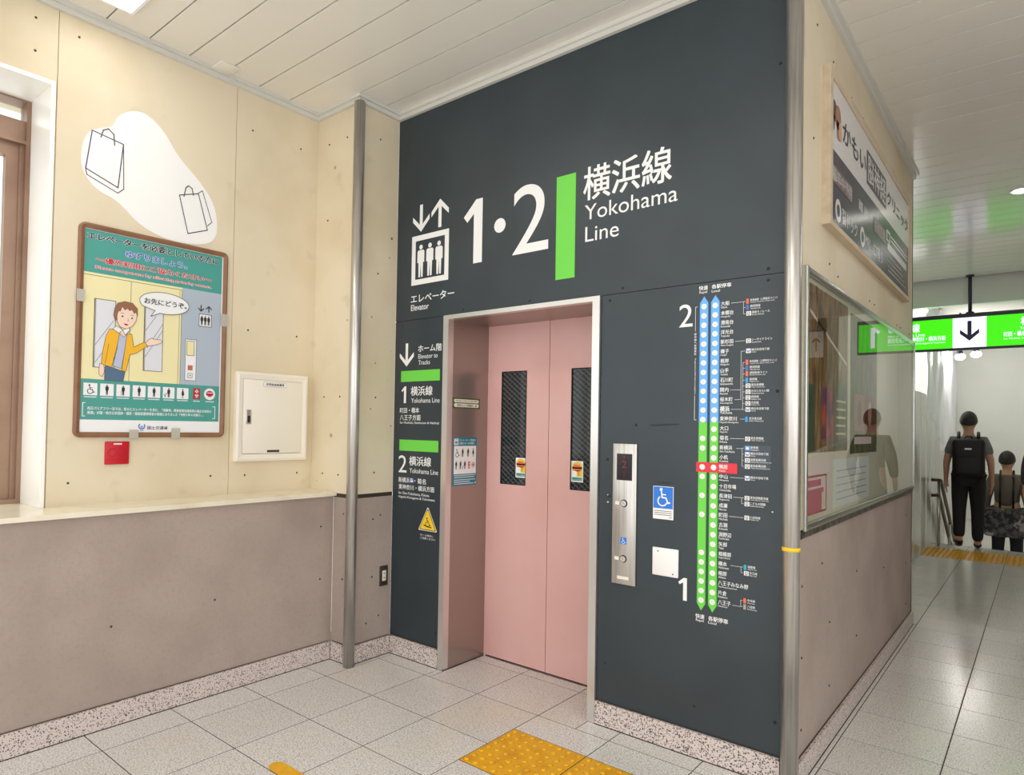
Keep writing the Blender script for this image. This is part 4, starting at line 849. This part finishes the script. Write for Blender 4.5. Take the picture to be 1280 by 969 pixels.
# ---------------------------------------------------------------- right wall: display case with posters
dc = empty('display_case', (XR, 1.6, 1.03), 'long aluminium framed glass display case on the corridor wall', 'display case')
y0, y1, z0, z1 = .075, 3.13, 1.036, 2.152
MB().box(XR+.0003, XR+.003, y0+.01, y1-.01, z0+.01, z1-.01, M_cream2).build('back_board', dc)
for a in ((y0, y0+.024, z0, z1), (y1-.024, y1, z0, z1)): MB().bbox(XR+.0003, XR+.026, *a, M_alu, .003).build('frame_rail', dc)
for a in ((y0+.024, y1-.024, z0, z0+.03), (y0+.024, y1-.024, z1-.036, z1)): MB().bbox(XR+.0003, XR+.024, *a, M_alu, .006, 3).build('frame_rail', dc)
MB().box(XR+.0003, XR+.012, y0-.02, y1, 1.006, 1.034, M_alu_dark).build('base_strip', dc)
MB().box(XR+.018, XR+.021, y0+.024, y1-.024, z0+.03, z1-.036, M_glass).build('glass_pane', dc)
def paper(name, y0, y1, z0, z1, mt, lab, parts):
    o = empty(name, (XR+.004, (y0+y1)/2, z0), lab, 'poster'); MB().box(XR+.0034, XR+.0046, y0, y1, z0, z1, mt).build('sheet', o)
    g = GB('x', XR+.0047); parts(g); g.build('print', o)
M_pb1 = mat('poster_bark', (150, 112, 70), .5, noise=(9, (84, 56, 34), .42, .62), noise2=(14, (206, 172, 120), .55, .75), stretch=(1, 3, .7))
M_pb2 = mat('poster_olive', (112, 112, 74), .5, noise=(10, (64, 66, 44), .42, .62), stretch=(1, 2, .8)); M_pb3 = mat('poster_darkgreen', (34, 78, 54), .5)
M_pb4 = mat('poster_purple', (92, 50, 92), .5, noise=(9, (196, 84, 60), .45, .6)); M_pb5 = mat('poster_pinkred', (206, 96, 116), .5); M_pb6 = mat('poster_palepink', (244, 220, 214), .5)
paper('event_poster', .125, .93, 1.36, 2.10, M_pb1, 'large brown and olive poster in the display case beside the corner pipe', lambda g: (g.rect(.64, .925, 1.37, 1.70, M_pb2), g.rect(.13, .28, 1.37, 1.66, M_pb3), g.rect(.40, .62, 1.42, 1.66, M_pb4, 2), g.line([(.2, 1.98), (.9, 1.80)], .015, M_pb6), g.poly([(.3, 1.90), (.36, 2.05), (.5, 1.95), (.42, 1.85)], mat('poster_umber', (90, 62, 38), .5)), *[g.rect(.68, .88, 1.44+.04*i, 1.45+.04*i, M_pcream, 2) for i in range(5)]))
paper('portrait_poster', 1.0, 1.72, 1.34, 2.08, M_pb2, 'olive poster with two red brown portrait panels in the display case', lambda g: (g.rect(1.09, 1.35, 1.46, 1.66, M_lb2), g.rect(1.37, 1.64, 1.46, 1.66, mat('poster_wine', (120, 40, 48), .5)), g.circ(1.5, 1.56, .05, M_lb3, 2, ry=.07), g.circ(1.22, 1.56, .05, M_lb1, 2, ry=.07), g.rect(1.09, 1.55, 1.39, 1.43, M_pb6)))
paper('pink_notice', .13, .58, 1.085, 1.335, M_pb6, 'pale pink notice in the bottom corner of the display case', lambda g: (g.rect(.135, .45, 1.09, 1.20, M_pb5), g.frame(.135, .50, 1.09, 1.26, .008, M_mred, 2), g.rect(.15, .40, 1.21, 1.24, M_pb5), g.rect(.41, .47, 1.10, 1.18, M_pcream, 2)))
paper('white_notice', .64, 1.5, 1.085, 1.32, M_paper, 'wide white notice along the bottom of the display case', lambda g: [g.rect(.7, 1.4, 1.12+.035*i, 1.125+.035*i, M_greyp) for i in range(5)])

# ---------------------------------------------------------------- hanging platform sign
hs = empty('hanging_sign', (2.475, 7.46, 2.53), 'long green hanging platform sign with white down arrow before the stairs', 'sign')
MB().box(1.32, 3.63, 7.43, 7.49, 2.517, 2.545, M_sframe).build('bottom_rail', hs); MB().box(1.32, 3.63, 7.43, 7.49, 2.925, 2.975, M_sframe).build('top_rail', hs)
MB().box(1.32, 1.335, 7.43, 7.49, 2.545, 2.925, M_sframe).build('end_cap', hs); MB().box(3.615, 3.63, 7.43, 7.49, 2.545, 2.925, M_sframe).build('end_cap', hs)
for a, b, mt, nm in ((1.335, 2.30, M_sgreen, 'green_panel'), (2.30, 2.642, M_swhite, 'white_panel'), (2.642, 3.615, M_sgreen, 'green_panel')): MB().box(a+.0005, b-.0005, 7.437, 7.483, 2.5455, 2.9245, mt).build(nm, hs)
MB().tube([(2.475, 7.46, 2.976), (2.475, 7.46, 3.459)], .021, M_sframe, 14).build('pole', hs)
MB().tube([(2.475, 7.46, 3.44), (2.475, 7.46, 3.459)], .045, M_sframe, 14).build('flange', hs); MB().tube([(2.475, 7.46, 2.976), (2.475, 7.46, 2.992)], .045, M_sframe, 14).build('flange', hs)
g = GB('y', 7.437); arrow(g, 2.472, 2.88, 2.63, .098, .042, M_sink); g.build('arrow', hs)
g = GB('y', 7.437); g.txt('横浜線', M_swhite, 1.62, 1.95, 2.775, 2.89, bold=.012); g.txt('Yokohama Line', M_swhite, 1.62, 2.005, 2.722, 2.762); g.txt('新横浜・菊名・東神奈川・横浜方面', M_swhite, 1.5, 2.225, 2.655, 2.715, bold=.015); g.txt('for Shin-Yokohama, Kikuna, Higashi-Kanagawa & Yokohama', M_swhite, 1.5, 2.225, 2.612, 2.640); g.build('lettering', hs)
g = GB('y', 7.437); g.txt('2', M_swhite, 1.38, 1.50, 2.74, 2.89); g.build('numeral', hs)
g = GB('y', 7.437); g.txt('横浜線', M_swhite, 2.97, 3.27, 2.785, 2.885, bold=.012); g.txt('Yokohama Line', M_swhite, 2.96, 3.27, 2.73, 2.768); g.txt('町田・橋本・八王子方面', M_swhite, 2.81, 3.27, 2.655, 2.715, bold=.015); g.txt('for Machida, Hashimoto & Hachioji', M_swhite, 2.81, 3.27, 2.612, 2.64); g.build('lettering', hs)
g = GB('y', 7.437); g.poly([(3.42, 2.60), (3.47, 2.60), (3.47, 2.88), (3.43, 2.88), (3.36, 2.82), (3.385, 2.79), (3.42, 2.82)], M_swhite); g.build('numeral', hs)

# ---------------------------------------------------------------- partition, sheet, handrails at the stair head
pt = empty('stair_partition', (2.06, 6.5, 0), 'glossy grey panel partition stepping down beside the stair head', 'partition')
yy = 4.6
for a, b, zt, zb in ((4.6, 5.35, 1.95, .03), (5.35, 6.1, 1.95, .03), (6.1, 6.62, 1.95, .03), (6.62, 7.14, 1.95, .03), (7.14, 7.64, 1.75, .03), (7.64, 8.1, 1.62, -1.2), (8.1, 8.6, 1.40, -1.2), (8.6, 9.2, 1.2, -1.4)):
    MB().box(2.03, 2.06, a+.004, b-.004, zb, zt, M_part).build('panel', pt)
MB().box(2.022, 2.068, 4.6, 7.82, .0005, .028, M_alu).build('base_rail', pt)
for a in (5.35, 6.1, 6.62, 7.14, 7.64): MB().box(2.026, 2.064, a-.0035, a+.0035, .03, 1.74 if a > 7 else 1.95, M_alu).build('mullion', pt)
sh = MB(); NU, NV = 90, 26; vs = []
for j in range(NV+1):
    for i in range(NU+1):
        y = 8.5+(12.9-8.5)*i/NU; z = 3.45-2.6*j/NV
        vs.append((1.90+.018*math.sin(y*9+z*.8)+.012*math.sin(y*17-z*2.1+.6)+.01*math.sin(z*6+y*3), y, z))
sh.add(vs, [(j*(NU+1)+i, j*(NU+1)+i+1, (j+1)*(NU+1)+i+1, (j+1)*(NU+1)+i) for j in range(NV) for i in range(NU)], M_sheet, True)
tag(sh.build('protective_sheet'), 'wrinkled white plastic sheet hung along the stair side wall', 'plastic sheet')
hr = empty('stair_handrail', (2.2, 7.75, 0), 'pair of brown handrails running down the left side of the stairs', 'handrail')
for dz, x in ((0, 2.155), (-.2, 2.135)):
    z = .86+dz; MB().tube([(2.075, 7.50, z-.0), (x-.03, 7.5, z), (x, 7.54, z), (x, 7.74, z-.02), (x, 9.4, z-.96), (x, 10.4, z-1.53)], .021, M_rail, 12).build('rail', hr)
MB().tube([(2.145, 7.60, .0005), (2.145, 7.60, .84)], .017, M_alu, 12).build('post', hr); MB().tube([(2.145, 8.9, -.63), (2.145, 8.9, .18)], .017, M_alu, 12).build('post', hr)
# things that only the case glass shows: sloping white parapet and arrow sign across the corridor
m_ = MB(); m_.prism([(4.3, .0005), (7.84, .0005), (7.84, 1.42), (4.3, 1.09)], 3.66, 3.76, 'x', M_wallw); pp = m_.build('parapet'); tag(pp, 'white parapet with sloping top across the corridor from the display case', 'parapet')
ar = empty('arrow_sign', (4.05, 7.0, 2.47), 'small white hanging sign with an up arrow mirrored in the display case', 'sign')
MB().box(3.96, 4.13, 7.0, 7.03, 2.47, 2.82, M_paper).build('panel', ar); MB().box(3.95, 4.14, 6.995, 7.035, 2.82, 2.85, M_sframe).build('top_rail', ar); MB().tube([(4.045, 7.015, 2.85), (4.045, 7.015, 3.459)], .012, M_sframe, 10).build('pole', ar)
g = GB('y', 7.0); arrow(g, 4.045, 2.55, 2.74, .05, .022, M_sink); g.build('arrow', ar)

# ================================================================== PEOPLE
M_skin = mat('skin', (206, 158, 130), .5); M_hair = mat('hair', (34, 28, 26), .55, noise=(60, (56, 46, 40), .4, .6)); M_tee = mat('grey_tee', (128, 130, 126), .85, noise=(12, (110, 112, 108), .4, .7), bump=(18, .5, .01)); M_trou = mat('black_trousers', (26, 26, 30), .8, bump=(18, .5, .01))
M_pack = mat('black_pack', (16, 16, 18), .6, bump=(30, .3, .005)); M_shoe = mat('black_shoe', (24, 24, 26), .5); M_sole = mat('shoe_sole', (214, 212, 206), .6); M_coat = mat('dark_coat', (70, 66, 66), .85, bump=(16, .5, .01)); M_tau = mat('taupe_top', (112, 100, 90), .85, bump=(16, .5, .01))
M_camo = mat('grey_patterned_bag', (84, 78, 80), .7, noise=(16, (26, 24, 28), .45, .55), noise2=(11, (150, 140, 136), .58, .66)); M_navyc = mat('navy_cloth', (38, 50, 84), .85, bump=(16, .5, .01))
def skin_mesh(name, J, E, mt, sub=2):
    """J: name -> (x, y, z, rx, ry); grown with a Skin modifier, then frozen"""
    ks = list(J); me = bpy.data.meshes.new(name); me.from_pydata([J[k][:3] for k in ks], [(ks.index(a), ks.index(b)) for a, b in E], [])
    o = bpy.data.objects.new(name, me); COL.objects.link(o)
    md = o.modifiers.new('skin', 'SKIN'); md.use_smooth_shade = True
    if not me.skin_vertices: 
        bpy.context.view_layer.objects.active = o
    for i, k in enumerate(ks):
        sv = me.skin_vertices[0].data[i]; sv.radius = J[k][3:5]; sv.use_root = (i == 0)
    s_ = o.modifiers.new('sub', 'SUBSURF'); s_.levels = sub; s_.render_levels = sub
    dg = bpy.context.evaluated_depsgraph_get(); nm = bpy.data.meshes.new_from_object(o.evaluated_get(dg)); bpy.data.objects.remove(o)
    nm.materials.clear(); nm.materials.append(mt)
    for p in nm.polygons: p.use_smooth = True
    return nm
def chain(*ks): return list(zip(ks, ks[1:]))
def person(loc, rot, lab, top, top_sleeve, legs, knee_len, stride=.0, sk=1.0, coat=False, hairlong=False):
    root = empty('person', loc, lab, 'person'); root.rotation_euler = (0, 0, rot); root.scale = (sk,)*3
    J = {'pel': (0, 0, .95, .13, .10), 'spi': (0, 0, 1.12, .125, .09), 'che': (0, .0, 1.29, .14, .10), 'nk0': (0, -.01, 1.42, .075, .065), 'nk1': (0, .0, 1.50, .052, .055), 'hd0': (0, .02, 1.55, .068, .082), 'hd1': (0, .012, 1.62, .077, .095), 'hd2': (0, .0, 1.69, .055, .07)}
    E = chain('pel', 'spi', 'che', 'nk0', 'nk1', 'hd0', 'hd1', 'hd2')
    J['nose'] = (0, .125, 1.60, .012, .012); E.append(('hd1', 'nose'))
    for sgn, n in ((-1, 'l'), (1, 'r')):
        sw = stride*sgn
        J.update({n+'sh': (sgn*.16, -.005, 1.365, .056, .056), n+'el': (sgn*.225, -.03, 1.11, .043, .043), n+'wr': (sgn*.235, .05, .875, .028, .024), n+'pa': (sgn*.235, .062, .80, .018, .036)}); E += chain('che', n+'sh', n+'el', n+'wr', n+'pa')
        for f, (dy, ln) in enumerate(((-.022, .062), (-.008, .075), (.008, .08), (.022, .072))):
            a, b = n+'f%da' % f, n+'f%db' % f
            J[a] = (sgn*.234, .064+dy*1.3, .755, .0085, .0085); J[b] = (sgn*.222, .07+dy*1.4, .755-ln*.75, .0075, .0075); E += [(n+'pa', a), (a, b)]
        J[n+'t0'] = (sgn*.220, .098, .815, .0105, .0105); J[n+'t1'] = (sgn*.208, .118, .775, .0085, .0085); E += [(n+'pa', n+'t0'), (n+'t0', n+'t1')]
        J.update({n+'hp': (sgn*.085, 0, .90, .092, .095), n+'kn': (sgn*.095, .03+sw*.12, .50, .058, .06), n+'an': (sgn*.095, -.02+sw*.3, .095+max(0, -sw)*.18, .036, .042), n+'he': (sgn*.095, .01+sw*.3, .05+max(0, -sw)*.15, .036, .036), n+'to': (sgn*.10, .15+sw*.3, .03+max(0, -sw)*.03, .036, .024)}); E += chain('pel', n+'hp', n+'kn', n+'an', n+'he', n+'to')
        J[n+'ear'] = (sgn*.085, -.0, 1.60, .01, .022); E.append(('hd1', n+'ear'))
    def put(nm, me, lab_=None):
        o = bpy.data.objects.new(nm, me); o.parent = root; COL.objects.link(o); return o
    put('body', skin_mesh('body', J, E, M_skin))
    def sub(ks, es, grow, mt, nm, over={}):
        q = {k: (*J[k][:3], J[k][3]+grow, J[k][4]+grow) for k in ks}; q.update(over); put(nm, skin_mesh(nm, q, es, mt))
    ov = {'nk': (0, -.005, 1.425, .085, .08)}
    es = chain('pel', 'spi', 'che', 'nk'); ks = ['pel', 'spi', 'che']
    for n, sgn in (('l', -1), ('r', 1)):
        ks += [n+'sh']; ov[n+'sl'] = tuple(J[n+'sh'][i]*(1-top_sleeve)+J[n+'el'][i]*top_sleeve if top_sleeve <= 1 else J[n+'el'][i]*(2-top_sleeve)+J[n+'wr'][i]*(top_sleeve-1) for i in range(3))+((.062, .062) if top_sleeve <= 1 else (.045, .045))
        if top_sleeve > 1: ks += [n+'el']; es += chain('che', n+'sh', n+'el', n+'sl')
        else: es += chain('che', n+'sh', n+'sl')
    if coat: ov['hem'] = (0, 0, .62, .235, .19); es = [('pel', 'hem')]+es
    sub(ks, es, .022, top, 'coat' if coat else 'shirt', ov)
    es = []; ks = ['pel']; ov = {}
    for n in 'lr':
        ks += [n+'hp', n+'kn']; ov[n+'cf'] = tuple(J[n+'kn'][i]*(1-knee_len)+J[n+'an'][i]*knee_len for i in range(3))+(.062, .064); es += chain('pel', n+'hp', n+'kn', n+'cf')
    if not coat: sub(ks, es, .018, legs, 'trousers', ov)
    for n in 'lr':
        q = {'a': (*J[n+'an'][:2], J[n+'an'][2]-.02, .048, .052), 'h': (*J[n+'he'][:3], .046, .046), 't': (*J[n+'to'][:3], .046, .03)}
        put('shoe', skin_mesh('shoe', q, chain('a', 'h', 't'), M_shoe))
    hm = MB(); vs = []; nu, nv = 18, 9
    for j in range(nv+1):
        t = R(118)*j/nv
        for i in range(nu):
            a = 2*math.pi*i/nu; back = .5-.5*math.sin(a); tt = t*(.66+.34*back*(1.25 if hairlong else 1.05))
            vs.append((.094*math.sin(tt)*math.cos(a), -.004+.113*math.sin(tt)*math.sin(a), 1.625+.128*math.cos(tt)))
    hm.add(vs, [(j*nu+i, (j+1)*nu+i, (j+1)*nu+(i+1) % nu, j*nu+(i+1) % nu) for j in range(nv) for i in range(nu)], M_hair, True); put('hair', hm.mesh('hair'))
    return root
p1 = person((2.455, 7.60, 0), R(4), 'person in grey T-shirt and black trousers at the stair head, seen from behind', M_tee, .72, M_trou, 1.03, .35, 1.0)
bk = empty('backpack', (2.455, 7.60, 0), 'black backpack worn by the person in the grey T-shirt', 'backpack'); bk.rotation_euler = (0, 0, R(4))
def local(mb, nm, par): o = bpy.data.objects.new(nm, mb.mesh(nm)); o.parent = par; COL.objects.link(o); return o
local(MB().bbox(-.165, .165, -.285, -.125, .93, 1.40, M_pack, .05, 4), 'pack_body', bk); local(MB().bbox(-.12, .12, -.32, -.285, .97, 1.18, M_pack, .016, 3), 'front_pocket', bk)
local(MB().box(-.04, .03, -.2865, -.2855, 1.265, 1.285, M_white), 'label_patch', bk)
for sx in (-.10, .10): local(MB().tube([(sx, -.15, 1.40), (sx, -.02, 1.475), (sx, .11, 1.36), (sx*1.15, .13, 1.15), (sx*1.4, .0, 1.0), (sx*1.3, -.13, .97)], .018, M_pack, 8), 'strap', bk)
local(MB().tube([(-.04, -.2, 1.395), (-.03, -.2, 1.43), (.03, -.2, 1.43), (.04, -.2, 1.395)], .009, M_pack, 8), 'grab_handle', bk)
person((2.80, 8.75, -.51), R(-6), 'person in taupe top walking down the stairs with a patterned bag', M_tau, 1.8, M_trou, 1.03, .25)
sb = empty('shoulder_bag', (2.80, 8.75, -.51), 'grey patterned shoulder bag on the back of the person on the stairs', 'bag')
local(MB().bbox(-.25, .24, -.34, -.13, .60, .98, M_camo, .06, 4), 'bag_body', sb)
for sx in (-.07, .07): local(MB().tube([(sx, -.16, .95), (sx, -.125, 1.2), (sx, -.10, 1.38), (sx, .0, 1.475), (sx, .115, 1.34)], .013, M_pack, 8), 'strap', sb)
person((3.27, 6.40, 0), R(8), 'person in long dark coat with bare calves mirrored in the display case', M_coat, 1.85, M_trou, .5, .2, coat=True, hairlong=True)
